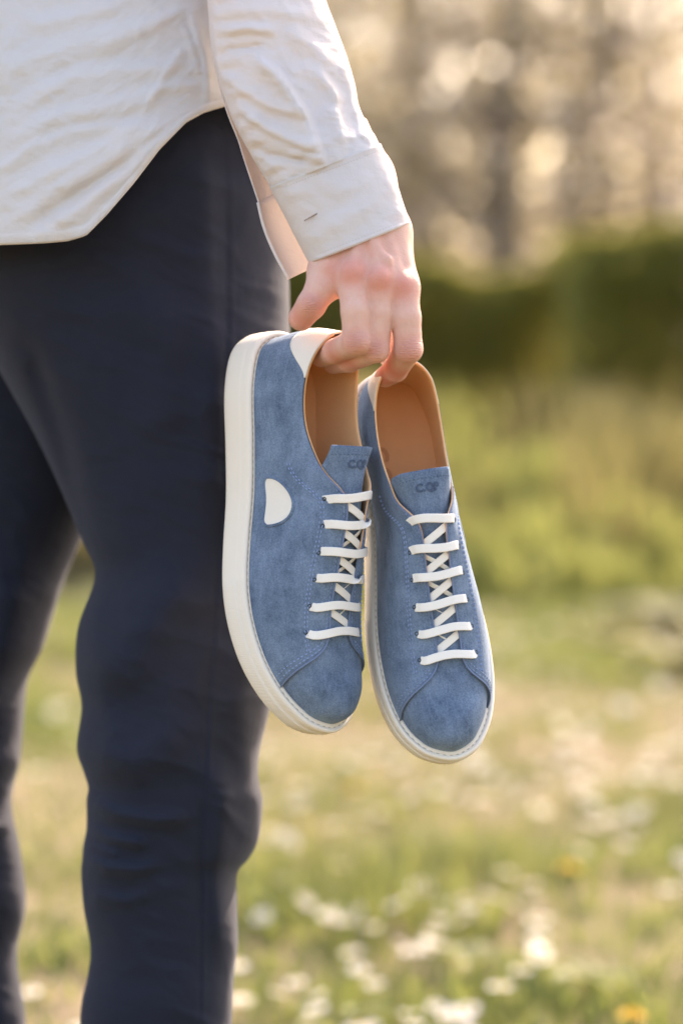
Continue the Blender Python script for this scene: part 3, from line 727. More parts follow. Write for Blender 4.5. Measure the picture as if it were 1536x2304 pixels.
    Sd = .120-.034*PQ+.012*PQ**2+rc+KQ*(hgt*.27-1.5*rc)
    D = quarter_pt(1, Ud, Sd, lift=.0021)
    pt = add('side_patch', D, gridf(np_, nq_), M_CREAM, orient=True)
    edge = np.vstack([D[:, 0], D[-1:, -1], D[::-1, -1], D[:1, 0]]); 
    nrm = np.tile([0, .8, .6], (len(edge), 1))
    dd = np.linalg.norm(np.diff(edge, axis=0), axis=1); keep = np.r_[True, dd > 1e-5]
    add('patch_edge', *ribbon(edge[keep], nrm[keep], .0020, .0013), M_SUEDE, pt)
    # tongue -----------------------------------------------
    nx, nv = 70, 21
    tx = np.linspace(.236, .0915, nx); tv = np.linspace(-1, 1, nv)
    T = np.zeros((nx, nv, 3))
    def tongue_pt(x, v, lift=-.0030):
        p = np.array(top_pt(x, v, lift)); up = sstep(.125, .087, x)
        z0 = top_pt(x, 1e-4, lift)[2]; p[2] = p[2]*(1-.85*up)+(z0-(9.0 if v > 0 else 4.0)*v*v)*.85*up+.003*up; return p
    for i, x in enumerate(tx):
        hw = np.interp(x, [.087, .12, .15, .236], [.031, .028, .022, .017])
        for j, v in enumerate(tv):
            T[i, j] = tongue_pt(x, v*hw*(1 if v < 0 else np.interp(x, [.0915, .15], [.70, 1.0])))
            T[i, j, 0] += -.001*v*sstep(.12, .087, x)
    tg = add('tongue', T, gridf(nx, nv), M_SUEDE, orient=True); solid(tg, .0026)
    e = T[3, :]; de = np.stack([np.interp(np.linspace(0, nv-1, 200), range(nv), T[-4, :, k]) for k in range(3)], 1)
    add('tongue_stitching', *merge(dash_line(de+np.array([0, 0, .0002]), np.tile([0, 0, 1.], (200, 1)), .0032, .0022, .0007, .0005)), M_SUEDE_PRESS, tg)
    tv_, tf_ = text_mesh('C.QP', .0084)
    LV = []
    for a, bb, c in tv_:
        p = tongue_pt(.1075-bb, -a*my*(-1), -.0030); LV.append(p+np.array([0, 0, .00025+c]))
    add('lettering', np.array(LV), tf_, M_SUEDE_PRESS, tg, smooth=False)
    # little lace loop on the tongue
    lp = [tongue_pt(.170, v, -.0022) for a, v in zip(np.linspace(0, 1, 9), np.linspace(-.006, .006, 9))]
    add('tongue_loop', *ribbon(lp, np.tile([.1, 0, 1.], (9, 1)), .009, .0012), M_SUEDE, tg)
    # insole -----------------------------------------------
    la = half(1, .0085); me_ = half(-1, .0085)
    xi = np.linspace(.012, .235, 60); vl = np.interp(xi, la[:, 0], la[:, 1]); vm = np.interp(xi, me_[:, 0], me_[:, 1])
    rnd = np.sqrt(np.clip((xi-.0095)/.02, 0, 1)); rnd = np.clip(rnd, 0, 1)
    KV = np.linspace(0, 1, 15)
    I = np.stack([np.broadcast_to(xi[:, None], (60, 15)), vm[:, None]*(1-KV)+vl[:, None]*KV, np.zeros((60, 15))], -1)
    I[..., 2] = .0345-.004*sstep(.05, .2, xi)[:, None]+.004*np.abs(KV*2-1)[None]**3
    ins = add('insole', I, gridf(60, 15), M_INSOLE)
    tv_, tf_ = text_mesh('C.QP', .017)
    LV = np.array([[.078+a, bb-.020, .0350-.004*sstep(.05, .2, .078+a)+c] for a, bb, c in tv_]); 
    LV[:, 1] *= my*-1 if False else 1
    add('insole_lettering', LV, tf_, m_ins_press, ins, smooth=False)
    # laces ------------------------------------------------
    bars = []; zup = np.array([0, 0, 1.])
    for i, x in enumerate(ROWX):
        vv = np.linspace(VLAT[i], -VMED[i], 19); jx = random.uniform(-.0006, .0006)
        p = []
        for v in vv:
            e = abs(v)/(VLAT[i] if v > 0 else VMED[i]); q = np.array(top_pt(x+jx+.0012*np.sin(v*120+i), v, .0040-.0036*sstep(.86, 1.0, e))); p.append(q)
        p = np.array(p)
        # a lace is taut between the flaps
        nr = np.stack([np.full(19, .12), vv*14, np.ones(19)], 1)
        tw = None
        if i in ((1, 3) if right else ()): tw = np.pi*sstep(.1, .75, (-vv-.002)/.019)
        bars.append(ribbon(p, nr, .0064, .0010, tw))
    for i in range(5):
        for d, (a, b_, lift) in enumerate(((.0135, -.0120, .0000), (-.0130, .0120, -.0016))):
            if d == 1 and i == 0: continue
            f = np.linspace(0, 1, 13)
            x0, x1 = ROWX[i]+.003, ROWX[i+1]-.002
            if d == 1: x0, x1 = ROWX[i]+.002, ROWX[i+1]-.001
            p = np.array([top_pt(x0+(x1-x0)*q, a+(b_-a)*q, .0002+lift) for q in f])
            p[:, 2] += .0006*np.sin(np.pi*f)
            nr = np.stack([np.full(13, .15), (a+(b_-a)*f)*10, np.ones(13)], 1)
            tw = None if d == 0 else np.full(13, .5)
            bars.append(ribbon(p, nr, .0058 if d == 0 else .0036, .0010, tw))
    add('shoelace', *merge(bars), M_LACE)
    return root
m_ins_press = m_plain('pressed_tan', (.53, .225, .08), .55)
def rotvec(r):
    r = np.asarray(r); th = np.linalg.norm(r); k = r/th; K = np.array([[0, -k[2], k[1]], [k[2], 0, -k[0]], [-k[1], k[0], 0]])
    return np.eye(3)+np.sin(th)*K+(1-np.cos(th))*K@K
POSE_A = [-2.53723, -2.47161, -0.8212, -0.06442, -0.13572, 1.84269]
POSE_B = [2.20251, 1.90868, 0.02068, 0.02711, -0.10294, 1.87299]
SHOE_A = build_sneaker(rotvec(POSE_A[:3]), POSE_A[3:], True, 'blue suede sneaker with a cream half-moon side patch, hanging nearer the trousers')
SHOE_B = build_sneaker(rotvec(POSE_B[:3]), POSE_B[3:], False, 'blue suede sneaker hanging lower and farther from the trousers, seen straight from above')
# ---------------------------------------------------------------- the person : materials
def m_shirt(name='white_cotton'):
    n = NT(name); c = n.coord()
    a = n.noise(c, 14, 4); col = n.mix((.79, .785, .78), (.84, .835, .83), a); n.base(col)
    n.set(Roughness=.95, Specular_IOR_Level=.15, Sheen_Weight=.15)
    w1 = n.noise(c, 900, 2, .5, (1, 1, .12)); w2 = n.noise(c, 900, 2, .5, (.12, 1, 1)); cr = n.noise(c, 42, 4, .55, (1, 1, 1.6)); mid = n.noise(c, 150, 3, .5)
    h = n.math('ADD', n.math('ADD', n.math('MULTIPLY', w1, .10), n.math('MULTIPLY', w2, .10)), n.math('ADD', n.math('MULTIPLY', cr, 1.0), n.math('MULTIPLY', mid, .22)))
    n.bump(h, .40, .006)
    translucent(n, (.86, .74, .66), .42)
    return n.m
M_SHIRT = m_shirt()
def m_trouser():
    n = NT('navy_wool'); c = n.coord()
    a = n.noise(c, 9, 4); f = n.noise(c, 1100, 2)
    n.base(n.mix((.0105, .0135, .0250), (.0150, .0185, .0330), a)); n.set(Roughness=.9, Specular_IOR_Level=.25, Sheen_Weight=.10, Sheen_Roughness=.4, Sheen_Tint=(.75, .78, .9, 1))
    n.bump(n.math('ADD', n.math('MULTIPLY', f, .12), n.noise(c, 45, 3)), .25, .002)
    return n.m
M_TROUSER = m_trouser()
def m_skin():
    n = NT('skin'); c = n.coord()
    big = n.noise(c, 55, 4, .6); fine = n.noise(c, 330, 4, .65); red = n.attr('redness')
    col = n.mix((.66, .40, .315), (.73, .475, .39), big)
    mot = n.ramp(n.noise(c, 170, 4, .65), [(.42, (0, 0, 0)), (.75, (.32, .32, .32))]); col = n.mix(col, (.66, .27, .21), mot)
    col = n.mix(col, (.64, .205, .150), red)
    n.base(col)
    n.set(Roughness=.58, Specular_IOR_Level=.32, Subsurface_Weight=.16, Subsurface_Scale=.0035, Subsurface_Radius=(1.0, .32, .18))
    v = n.n('ShaderNodeTexVoronoi'); v.inputs['Scale'].default_value = 900; n.l(c, v.inputs['Vector'])
    wr = n.attr('wrinkle')
    wv = n.n('ShaderNodeTexWave', bands_direction='Z'); wv.inputs['Scale'].default_value = 190; wv.inputs['Distortion'].default_value = 5; wv.inputs['Detail'].default_value = 3; n.l(c, wv.inputs[0])
    h = n.math('ADD', n.math('ADD', n.math('MULTIPLY', fine, .5), n.math('MULTIPLY', v.outputs['Distance'], .35)), n.math('MULTIPLY', n.math('MULTIPLY', wv.outputs['Fac'], wr), 2.0))
    n.bump(h, .55, .0011); return n.m
M_SKIN = m_skin()
M_BUTTON = m_plain('dark_button', (.010, .010, .013), .4, .5)

# ---------------------------------------------------------------- signed distance fields -> mesh (surface nets)
def sd_cone(P, a, b, r1, r2):
    """round cone between a and b"""
    ba = b-a; l2 = float(ba@ba); pa = P-a
    h = np.clip(pa@ba/l2, 0, 1)
    return np.linalg.norm(pa-h[..., None]*ba, axis=-1)-(r1+(r2-r1)*h)
def smin(a, b, k):
    h = np.clip(.5+.5*(b-a)/k, 0, 1); return b*(1-h)+a*h-k*h*(1-h)
def surface_nets(fn, lo, hi, h):
    ax = [np.arange(lo[k], hi[k]+h, h, dtype=np.float32) for k in range(3)]
    n = [len(a) for a in ax]
    D = np.empty(n, np.float32)
    for i0 in range(0, n[0], 24):
        X = np.stack(np.meshgrid(ax[0][i0:i0+24], ax[1], ax[2], indexing='ij'), -1); D[i0:i0+24] = fn(X)
    s = D < 0
    c = np.zeros([k-1 for k in n], np.int16)
    for dx in (0, 1):
        for dy in (0, 1):
            for dz in (0, 1): c += s[dx:n[0]-1+dx, dy:n[1]-1+dy, dz:n[2]-1+dz]
    cell = (c > 0) & (c < 8); idx = np.full(cell.shape, -1, np.int64); I = np.argwhere(cell); idx[cell] = np.arange(len(I))
    acc = np.zeros((len(I), 3)); cnt = np.zeros(len(I))
    corners = [(a, b, d) for a in (0, 1) for b in (0, 1) for d in (0, 1)]
    for ca in corners:
        for k in range(3):
            if ca[k]: continue
            cb = list(ca); cb[k] = 1
            da = D[I[:, 0]+ca[0], I[:, 1]+ca[1], I[:, 2]+ca[2]]; db = D[I[:, 0]+cb[0], I[:, 1]+cb[1], I[:, 2]+cb[2]]
            m = (da < 0) != (db < 0); t = da[m]/(da[m]-db[m])
            p = np.tile(np.array(ca, float), (m.sum(), 1)); p[:, k] += t; acc[m] += p; cnt[m] += 1
    V = (I+acc/cnt[:, None])*h+np.array([a[0] for a in ax])
    F = []
    for k in range(3):
        a, b = (k+1) % 3, (k+2) % 3
        sl = [slice(1, n[q]-1) for q in range(3)]; sl[k] = slice(0, n[k]-1)
        s0 = s[tuple(sl)]; sl2 = list(sl); sl2[k] = slice(1, n[k]); s1 = s[tuple(sl2)]
        E = np.argwhere(s0 != s1); off = np.ones(3, int); off[k] = 0; E0 = E+off; flip = s0[s0 != s1]
        q = []
        for (oa, ob) in ((0, 0), (-1, 0), (-1, -1), (0, -1)):
            J = E0.copy(); J[:, a] += oa; J[:, b] += ob; q.append(idx[J[:, 0], J[:, 1], J[:, 2]])
        q = np.stack(q, 1); q[~flip] = q[~flip][:, ::-1]; F.append(q)
    F = np.vstack(F); F = F[(F >= 0).all(1)]
    return V, F
def pj(t):  # (px, py, depth) -> world
    return W(t[0], t[1], t[2])

# ---------------------------------------------------------------- hand and forearm
FINGERS = {
    'index': [(792, 622, 1.724, .0114), (799, 700, 1.716, .0101), (802, 768, 1.717, .0100), (754, 790, 1.752, .0089), (722, 803, 1.777, .0078)],
    'middle': [(853, 634, 1.724, .0114), (853, 705, 1.724, .0102), (843, 785, 1.725, .0099), (785, 810, 1.760, .0089), (750, 818, 1.785, .0078)],
    'ring': [(906, 648, 1.730, .0112), (913, 715, 1.726, .0105), (918, 785, 1.728, .0102), (889, 832, 1.762, .0089), (866, 848, 1.786, .0080)],
    'pinky': [(906, 640, 1.766, .0102), (905, 705, 1.770, .0090), (902, 760, 1.774, .0086), (884, 792, 1.790, .0078), (874, 806, 1.798, .0070)],
    'thumb': [(738, 608, 1.744, .0132), (722, 650, 1.737, .0113), (700, 686, 1.735, .0104), (677, 716, 1.744, .0093)],
}
PALM = [  # capsules a, b
    ((742, 430, 1.775, .0240), (800, 530, 1.752, .0205)), ((820, 400, 1.775, .0210), (862, 520, 1.752, .0175)),
    ((640, 180, 1.800, .0300), (745, 430, 1.775, .0250)), ((690, 180, 1.800, .0280), (812, 410, 1.775, .0220)),
    ((790, 540, 1.750, .0180), (790, 622, 1.730, .0126)), ((826, 530, 1.745, .0180), (850, 632, 1.730, .0126)),
    ((862, 525, 1.748, .0165), (902, 646, 1.735, .0118)), ((872, 525, 1.758, .0150), (905, 640, 1.764, .0112)),
    ((760, 560, 1.758, .0150), (740, 606, 1.746, .0135)), ((745, 618, 1.744, .0110), (788, 640, 1.738, .0095)),
    ((760, 600, 1.748, .0115), (800, 625, 1.742, .0115)),
]
BUMPS = [(792, 614, 1.7155, .0058), (851, 627, 1.7155, .0058), (902, 645, 1.7235, .0050), (812, 772, 1.7105, .0052), (853, 792, 1.7195, .0050), (926, 790, 1.7215, .0052), (698, 684, 1.7275, .0042), (742, 600, 1.733, .006)]
TENDONS = [((838, 545, 1.7225, .0016), (872, 585, 1.7190, .0015)), ((872, 585, 1.7190, .0015), (880, 625, 1.7200, .0012)), ((800, 560, 1.7270, .0015), (822, 600, 1.7190, .0013)), ((812, 520, 1.7318, .0030), (794, 606, 1.7150, .0028)), ((835, 515, 1.7290, .0030), (851, 618, 1.7155, .0028)), ((862, 512, 1.7330, .0028), (900, 636, 1.7212, .0026)), ((778, 530, 1.7365, .0028), (746, 596, 1.7315, .0026))]
def hand_field(P):
    sh = P.shape[:-1]; Q = P.reshape(-1, 3).astype(np.float64)
    palm = None
    for a, b in PALM:
        d = sd_cone(Q, pj(a), pj(b), a[3], b[3]); palm = d if palm is None else smin(palm, d, .010)
    for a, b in TENDONS: palm = smin(palm, sd_cone(Q, pj(a), pj(b), a[3], b[3]), .0045)
    res = palm
    for nm, ch in FINGERS.items():
        f = None
        for a, b in zip(ch[:-1], ch[1:]):
            d = sd_cone(Q, pj(a), pj(b), a[3], b[3]); f = d if f is None else smin(f, d, .0025)
        res = smin(res, smin(palm, f, .0085), .0011)
    for b in BUMPS: res = smin(res, np.linalg.norm(Q-pj(b), axis=-1)-b[3], .006)
    return res.reshape(sh)
lo = np.array([W(p[0], p[1], p[2]) for c in FINGERS.values() for p in c]+[W(700, 330, 1.70), W(700, 330, 1.83), W(960, 330, 1.75)])
HV, HF = surface_nets(hand_field, lo.min(0)-.016, lo.max(0)+.016, .00105)
HV = HV.copy()
def smooth_mesh(V, F, it=2, f=.5):
    E = np.vstack([F[:, [0, 1]], F[:, [1, 2]], F[:, [2, 3]], F[:, [3, 0]]]); E = np.vstack([E, E[:, ::-1]])
    for _ in range(it):
        acc = np.zeros_like(V); cnt = np.zeros(len(V)); np.add.at(acc, E[:, 0], V[E[:, 1]]); np.add.at(cnt, E[:, 0], 1)
        V = V*(1-f)+f*acc/cnt[:, None]
    return V
HV = smooth_mesh(HV, HF, 3, .5)
red = np.zeros(len(HV)); wri = np.zeros(len(HV))
for (x, y, d, r), amp, rad in [((792, 612, 1.715, 0), .75, .012), ((765, 612, 1.725, 0), .6, .012), ((856, 628, 1.715, 0), .75, .011), ((905, 645, 1.72, 0), .7, .011), ((800, 770, 1.71, 0), .55, .010), ((845, 785, 1.717, 0), .5, .010), ((920, 788, 1.72, 0), .55, .011), ((700, 686, 1.727, 0), .55, .010), ((680, 716, 1.735, 0), .6, .012), ((890, 832, 1.75, 0), .75, .014), ((868, 846, 1.766, 0), .8, .012), ((760, 795, 1.74, 0), .6, .012), ((785, 812, 1.745, 0), .6, .013), ((840, 570, 1.73, 0), .25, .02)]:
    red = np.maximum(red, 1.15*amp*np.exp(-(np.linalg.norm(HV-W(x, y, d), axis=1)/rad)**2))
for k in ('index', 'middle', 'ring'):
    wri = np.maximum(wri, np.exp(-(np.linalg.norm(HV-(pj(FINGERS[k][2])+np.array([0, -.009, 0])), axis=1)/.0065)**2))
wri = np.maximum(wri, np.exp(-(np.linalg.norm(HV-(pj(FINGERS['thumb'][2])+np.array([0, -.009, 0])), axis=1)/.006)**2))

# creases across the knuckles
def vnorm(V, F):
    n = np.cross(V[F[:, 2]]-V[F[:, 0]], V[F[:, 3]]-V[F[:, 1]]); N = np.zeros_like(V)
    for k in range(4): np.add.at(N, F[:, k], n)
    return N/(np.linalg.norm(N, axis=1)[:, None]+1e-12)
HN = vnorm(HV, HF); HP = topix(HV)
cre = np.zeros(len(HV))
for c, ax, rad, amp in [((803, 766), (.1, 1), 24, .00050), ((846, 783), (0, 1), 22, .00050), ((921, 783), (0, 1), 24, .00050), ((703, 682), (-.6, .8), 24, .00040), ((776, 794), (-.9, .35), 16, .0003), ((815, 806), (-.9, .35), 15, .0003), ((902, 822), (-.6, .8), 16, .0003), ((792, 618), (.1, 1), 26, .00022), ((853, 632), (.1, 1), 26, .00022), ((905, 647), (.1, 1), 24, .0002)]:
    a_ = np.array(ax)/np.hypot(*ax); dx, dy = HP[:, 0]-c[0], HP[:, 1]-c[1]; t_ = dx*a_[0]+dy*a_[1]; s_ = -dx*a_[1]+dy*a_[0]
    t2 = t_+.018*s_**2*np.sign(t_+1e-9)*.4+2.0*np.sin(s_*.25)
    cre += amp*np.exp(-(np.hypot(t_, s_*.8)/rad)**4)*(np.abs(np.sin(t2*np.pi/8.5))**.5-1)*np.clip(-HN[:, 1]*1.6, 0, 1)
HV = HV+HN*cre[:, None]*1.6
# ---------------------------------------------------------------- cloth helpers
def seg_dist(px, py, poly):
    """signed distance (pixels) to a polyline and the position along it (0..1)"""
    poly = np.asarray(poly, float); best = np.full(px.shape, 1e9); sgn = np.zeros(px.shape); par = np.zeros(px.shape)
    L = np.r_[0, np.cumsum(np.linalg.norm(np.diff(poly, axis=0), axis=1))]
    for k in range(len(poly)-1):
        a, b = poly[k], poly[k+1]; d = b-a; l2 = d@d
        t = np.clip(((px-a[0])*d[0]+(py-a[1])*d[1])/l2, 0, 1)
        qx, qy = px-(a[0]+t*d[0]), py-(a[1]+t*d[1]); r = np.hypot(qx, qy); m = r < best
        best = np.where(m, r, best); sgn = np.where(m, np.sign(d[0]*qy-d[1]*qx), sgn); par = np.where(m, (L[k]+t*np.sqrt(l2))/L[-1], par)
    return best, sgn, par
def fold_disp(px, py, folds):
    """folds : (polyline, amplitude m, width left px, width right px); fades at both ends"""
    D = np.zeros(px.shape)
    for poly, amp, wl, wr in folds:
        r, s, t = seg_dist(px, py, poly); w = np.where(s > 0, wr, wl)
        D += amp*np.exp(-(r/w)**2)*np.clip(np.minimum(t, 1-t)*5+.25, 0, 1)
    return D
def crumple(X, Y, ang, scale, stretch, seed, sharp=1.6):
    c, s = np.cos(ang), np.sin(ang); u, v = (X*c+Y*s)/stretch, -X*s+Y*c
    u2 = u+14*(vnoise(X, Y, 90, seed+7)-.5); v2 = v+26*(vnoise(X, Y, 70, seed+8)-.5)
    r = 0
    for k, a in ((1, 1.), (.5, .5), (.26, .22)):
        n = vnoise(u2, v2, scale*k, seed+int(10*k)); r = r+a*(1-np.abs(2*n-1))**sharp
    return r/1.72-.45
def interp_rows(tab, ys):
    tab = np.asarray(tab, float); c = catmull(tab, 400); o = np.argsort(c[:, 0], kind='stable'); return [np.interp(ys, c[o, 0], c[o, k]) for k in range(1, tab.shape[1])]

person = empty('person', tuple(W(300, 850, 2.02)*np.array([1, 1, 0])))
tag(person, 'person in a white shirt and dark navy trousers, arm hanging down, holding two sneakers', 'person')
def padd(name, V, F, mat, parent=person, smooth=True):
    V = np.asarray(V).reshape(-1, 3)-np.array(person.location)
    return mobj(name, V, F, mat, parent, smooth)

# ---------------------------------------------------------------- trousers : two legs and a seat
def leg(rows, n=260, ny=420, folds=(), noise_seed=0):
    """rows : (py, left px, right px, depth, depth radius m)"""
    rows = np.asarray(rows, float); ys = np.linspace(rows[0, 0], rows[-1, 0], ny)
    Lx, Rx, Dp, Dr = interp_rows(rows, ys)
    a = np.linspace(0, 2*np.pi, n, endpoint=False)
    V = np.zeros((ny, n, 3))
    e = .88
    ca, sa = np.sign(np.cos(a))*np.abs(np.cos(a))**e, np.sign(np.sin(a))*np.abs(np.sin(a))**e
    X = (Lx+Rx)[:, None]/2+(Rx-Lx)[:, None]/2*ca[None]
    D = Dp[:, None]-Dr[:, None]*sa[None]
    Y = np.broadcast_to(ys[:, None], X.shape)
    front = np.clip(sa, 0, 1)[None]**.5
    D = D-(1.9*fold_disp(X, Y, folds)+.006*(crumple(X, Y, R(20), 90, 2.2, 55+noise_seed)))*front
    return W(X, Y, D), ny, n
KNEE = [([(185, 1795), (260, 1830), (350, 1845), (430, 1838)], .0050, 14, 20), ([(190, 1858), (250, 1885), (330, 1900)], .0045, 11, 15), ([(186, 1925), (240, 1950), (300, 1955), (360, 1948)], .0040, 11, 16),
        ([(195, 1900), (270, 1925)], .003, 8, 9), ([(200, 2010), (280, 2025), (340, 2010)], .0026, 12, 18), ([(470, 1700), (500, 1800), (490, 1990), (505, 2150)], .006, 40, 26), ([(200, 1230), (190, 1420), (230, 1600), (290, 1720)], .004, 40, 60), ([(420, 1280), (330, 1420), (230, 1540)], .0065, 60, 70), ([(400, 1640), (300, 1720), (200, 1700)], .004, 50, 40), ([(560, 1400), (540, 1600), (580, 1780)], .005, 40, 40),
        ([(460, 330), (470, 700), (490, 1000)], .004, 30, 50), ([(330, 650), (370, 800), (360, 1000)], .004, 60, 60), ([(180, 1215), (140, 1000), (60, 760)], -.006, 26, 26), ([(560, 700), (500, 900), (480, 1150)], .004, 40, 60), ([(500, 240), (512, 420), (514, 700), (506, 1000), (492, 1300), (470, 1600), (455, 1900), (450, 2300)], -.0007, 5, 6), ([(507, 240), (519, 420), (521, 700), (513, 1000), (499, 1300), (477, 1600), (462, 1900), (457, 2300)], .0005, 5, 6)]
near_rows = [(60, -170, 600, 1.985, .135), (240, -200, 636, 1.985, .142), (420, -190, 648, 1.985, .145), (600, -120, 650, 1.985, .138), (800, -20, 652, 1.98, .125), (1000, 90, 645, 1.975, .112), (1210, 183, 632, 1.965, .098), (1295, 214, 626, 1.96, .095), (1410, 176, 618, 1.955, .094), (1510, 171, 614, 1.95, .093), (1590, 184, 608, 1.95, .090), (1681, 173, 586, 1.945, .086), (1735, 188, 581, 1.945, .084), (1771, 199, 585, 1.945, .082), (1801, 195, 591, 1.945, .081), (1861, 195, 587, 1.948, .079), (1901, 188, 577, 1.95, .078), (1935, 185, 558, 1.95, .077), (1966, 183, 534, 1.952, .076), (2041, 188, 534, 1.955, .074), (2126, 203, 535, 1.96, .072), (2192, 198, 527, 1.96, .070), (2292, 181, 522, 1.96, .069), (2500, 190, 515, 1.965, .066), (2760, 205, 500, 1.97, .064), (2960, 210, 500, 1.975, .066)]
far_rows = [(60, -230, 380, 2.07, .11), (240, -270, 420, 2.08, .12), (420, -280, 420, 2.09, .125), (700, -290, 380, 2.11, .115), (1000, -300, 270, 2.12, .105), (1210, -300, 185, 2.125, .098), (1305, -298, 145, 2.125, .095), (1450, -292, 100, 2.125, .092), (1530, -288, 64, 2.125, .090), (1641, -282, 53, 2.125, .086), (1711, -280, 47, 2.125, .083), (1771, -278, 31, 2.125, .080), (1821, -276, 28, 2.125, .078), (1931, -272, 50, 2.13, .076), (2041, -268, 59, 2.13, .074), (2136, -265, 40, 2.135, .072), (2227, -262, 49, 2.135, .070), (2304, -258, 59, 2.135, .069), (2500, -230, 55, 2.14, .066), (2720, -205, 50, 2.145, .064), (2880, -200, 50, 2.15, .066)]
LV1, ny1, n1 = leg(near_rows, folds=KNEE)
LV2, ny2, n2 = leg(far_rows, folds=[([(60, 1700), (0, 1720), (-80, 1700)], .005, 20, 30), ([(40, 1850), (-20, 1870), (-90, 1850)], .005, 14, 18), ([(50, 1300), (0, 1500), (-60, 1600)], .006, 50, 60)])
F1 = gridf(ny1, n1, wrap_j=True, flip=True); F2 = gridf(ny2, n2, wrap_j=True, flip=True)
TV = np.vstack([LV1.reshape(-1, 3), LV2.reshape(-1, 3)]); TF = F1.tolist()+(F2+ny1*n1).tolist()+[list(range(n1))]
trousers = padd('trousers', TV, TF, M_TROUSER)
# side pocket slit and back pocket button
pk = np.array([(436, 268), (455, 280), (478, 290), (500, 297)], float)
def on_leg(px, py, rows, lift=.001):
    r = np.asarray(rows, float); l, rr, d, dr = [float(np.interp(py, r[:, 0], r[:, k])) for k in range(1, 5)]
    c = np.clip((px-(l+rr)/2)/((rr-l)/2), -1, 1); sa = (1-abs(c)**(2/.88))**(.88/2)
    return W(px, py, d-dr*sa-lift)
pp = np.array([on_leg(x, y, near_rows, .0002) for x, y in pk]); 
v, f = ribbon(pp, np.tile([.1, -1, .1], (4, 1)), .007, .0016); padd('pocket_edge', v, f, M_TROUSER, trousers)

# ---------------------------------------------------------------- shirt body
TORSO = [(-420, -190, 620, 1.99, .125), (-200, -210, 628, 1.985, .130), (0, -225, 636, 1.98, .140), (200, -245, 645, 1.975, .155), (400, -260, 655, 1.972, .166), (620, -268, 662, 1.97, .172)]
HEM = np.array([(-400, 560), (-100, 556), (0, 549), (100, 545), (155, 540), (195, 528), (240, 482), (300, 412), (360, 334), (420, 274), (460, 252), (490, 243), (515, 236), (560, 262), (610, 330), (660, 430)], float)
TFOLD = [([(0, 520), (120, 430), (260, 350), (400, 262)], .0055, 20, 26), ([(0, 455), (120, 385), (240, 330), (330, 270)], .0050, 16, 22), ([(60, 545), (180, 470), (290, 380), (430, 262)], .0045, 14, 18), ([(0, 330), (100, 270), (220, 245), (350, 225)], .0045, 18, 24),
         ([(20, 250), (120, 190), (260, 160), (420, 150)], .0040, 18, 22), ([(0, 160), (140, 110), (300, 60)], .0042, 22, 26), ([(200, 120), (330, 60), (430, 10)], .004, 16, 20), ([(330, 240), (370, 170), (410, 110)], .0035, 9, 13), ([(300, 215), (390, 195), (455, 190)], .003, 10, 14),
         ([(20, 215), (10, 130), (30, 60)], .004, 18, 18), ([(430, 20), (445, 80), (462, 130), (470, 230)], .0050, 12, 10), ([(415, 60), (432, 110), (452, 180)], .003, 7, 9), ([(150, 300), (260, 285), (380, 290)], .003, 14, 14), ([(0, 390), (80, 330), (160, 300)], .0035, 13, 16), ([(60, 60), (160, 40), (280, 10)], .003, 16, 18), ([(80, 500), (200, 420), (300, 360)], -.004, 14, 14)]
nphi = 420; nyt = 220
a = np.linspace(0, 2*np.pi, nphi, endpoint=False); rows = np.asarray(TORSO, float)
cxm = (rows[:, 1]+rows[:, 2])/2
def torso_pt(a, py):
    l, r, d, dr = [np.interp(py, rows[:, 0], rows[:, k]) for k in range(1, 5)]
    e = .92; ca, sa = np.sign(np.cos(a))*np.abs(np.cos(a))**e, np.sign(np.sin(a))*np.abs(np.sin(a))**e
    return (l+r)/2+(r-l)/2*ca, d-dr*sa, sa
hx, hd, hs = torso_pt(a, np.full(nphi, 380.)); hem = np.interp(hx, HEM[:, 0], HEM[:, 1]); hem = np.where(hs < 0, np.clip(hem, 300, 560), hem)
T = np.linspace(0, 1, nyt)
PY = -420+(hem[None]+420)*(1-(1-T[:, None])**1.05)
X, D, S_ = torso_pt(np.broadcast_to(a, PY.shape), PY)
front = np.clip(S_, 0, 1)**.5
D2 = D-.95*fold_disp(X, PY, TFOLD)*front
wob = (.0026*crumple(X, PY, R(-32), 70, 2.4, 71)+.0016*crumple(X, PY, R(18), 34, 1.8, 76)*vnoise(X, PY, 120, 79)*1.6+.0019*crumple(X, PY, R(-38), 52, 1.5, 171, 3.2)+.0011*crumple(X, PY, R(40), 40, 1.4, 181, 3.2))*front; D2 = D2-wob-.006*(T[:, None]**3)*front
TVt = W(X, PY, D2)
# shoulders close over the top
top = TVt[0].mean(0)+np.array([0, 0, .10])
caps = [top+(TVt[0]-top)*k+np.array([0, 0, .03*(1-k)]) for k in (.35, .7)]
SV = np.concatenate([np.broadcast_to(top+np.array([0, 0, .035]), (1, nphi, 3)), caps[0][None], caps[1][None], TVt], 0)
shirt = padd('shirt', SV, gridf(nyt+3, nphi, wrap_j=True, flip=True), M_SHIRT)
m = shirt.modifiers.new('solid', 'SOLIDIFY'); m.thickness = .0012; m.offset = 0
# hem roll
hp = TVt[-1]; hp2 = TVt[-7]
hv = np.concatenate([hp+np.array([0, -.0016, .0]), hp+np.array([0, -.0008, -.0012]), hp2+np.array([0, -.0018, 0])]).reshape(3, nphi, 3)
hb = padd('hem', np.stack([hp2+np.array([0, -.0016, 0]), hp+np.array([0, -.0022, .0008]), hp+np.array([0, -.0006, -.0010]), hp+np.array([0, .001, 0])]), gridf(4, nphi, wrap_j=True, flip=True), M_SHIRT, shirt)

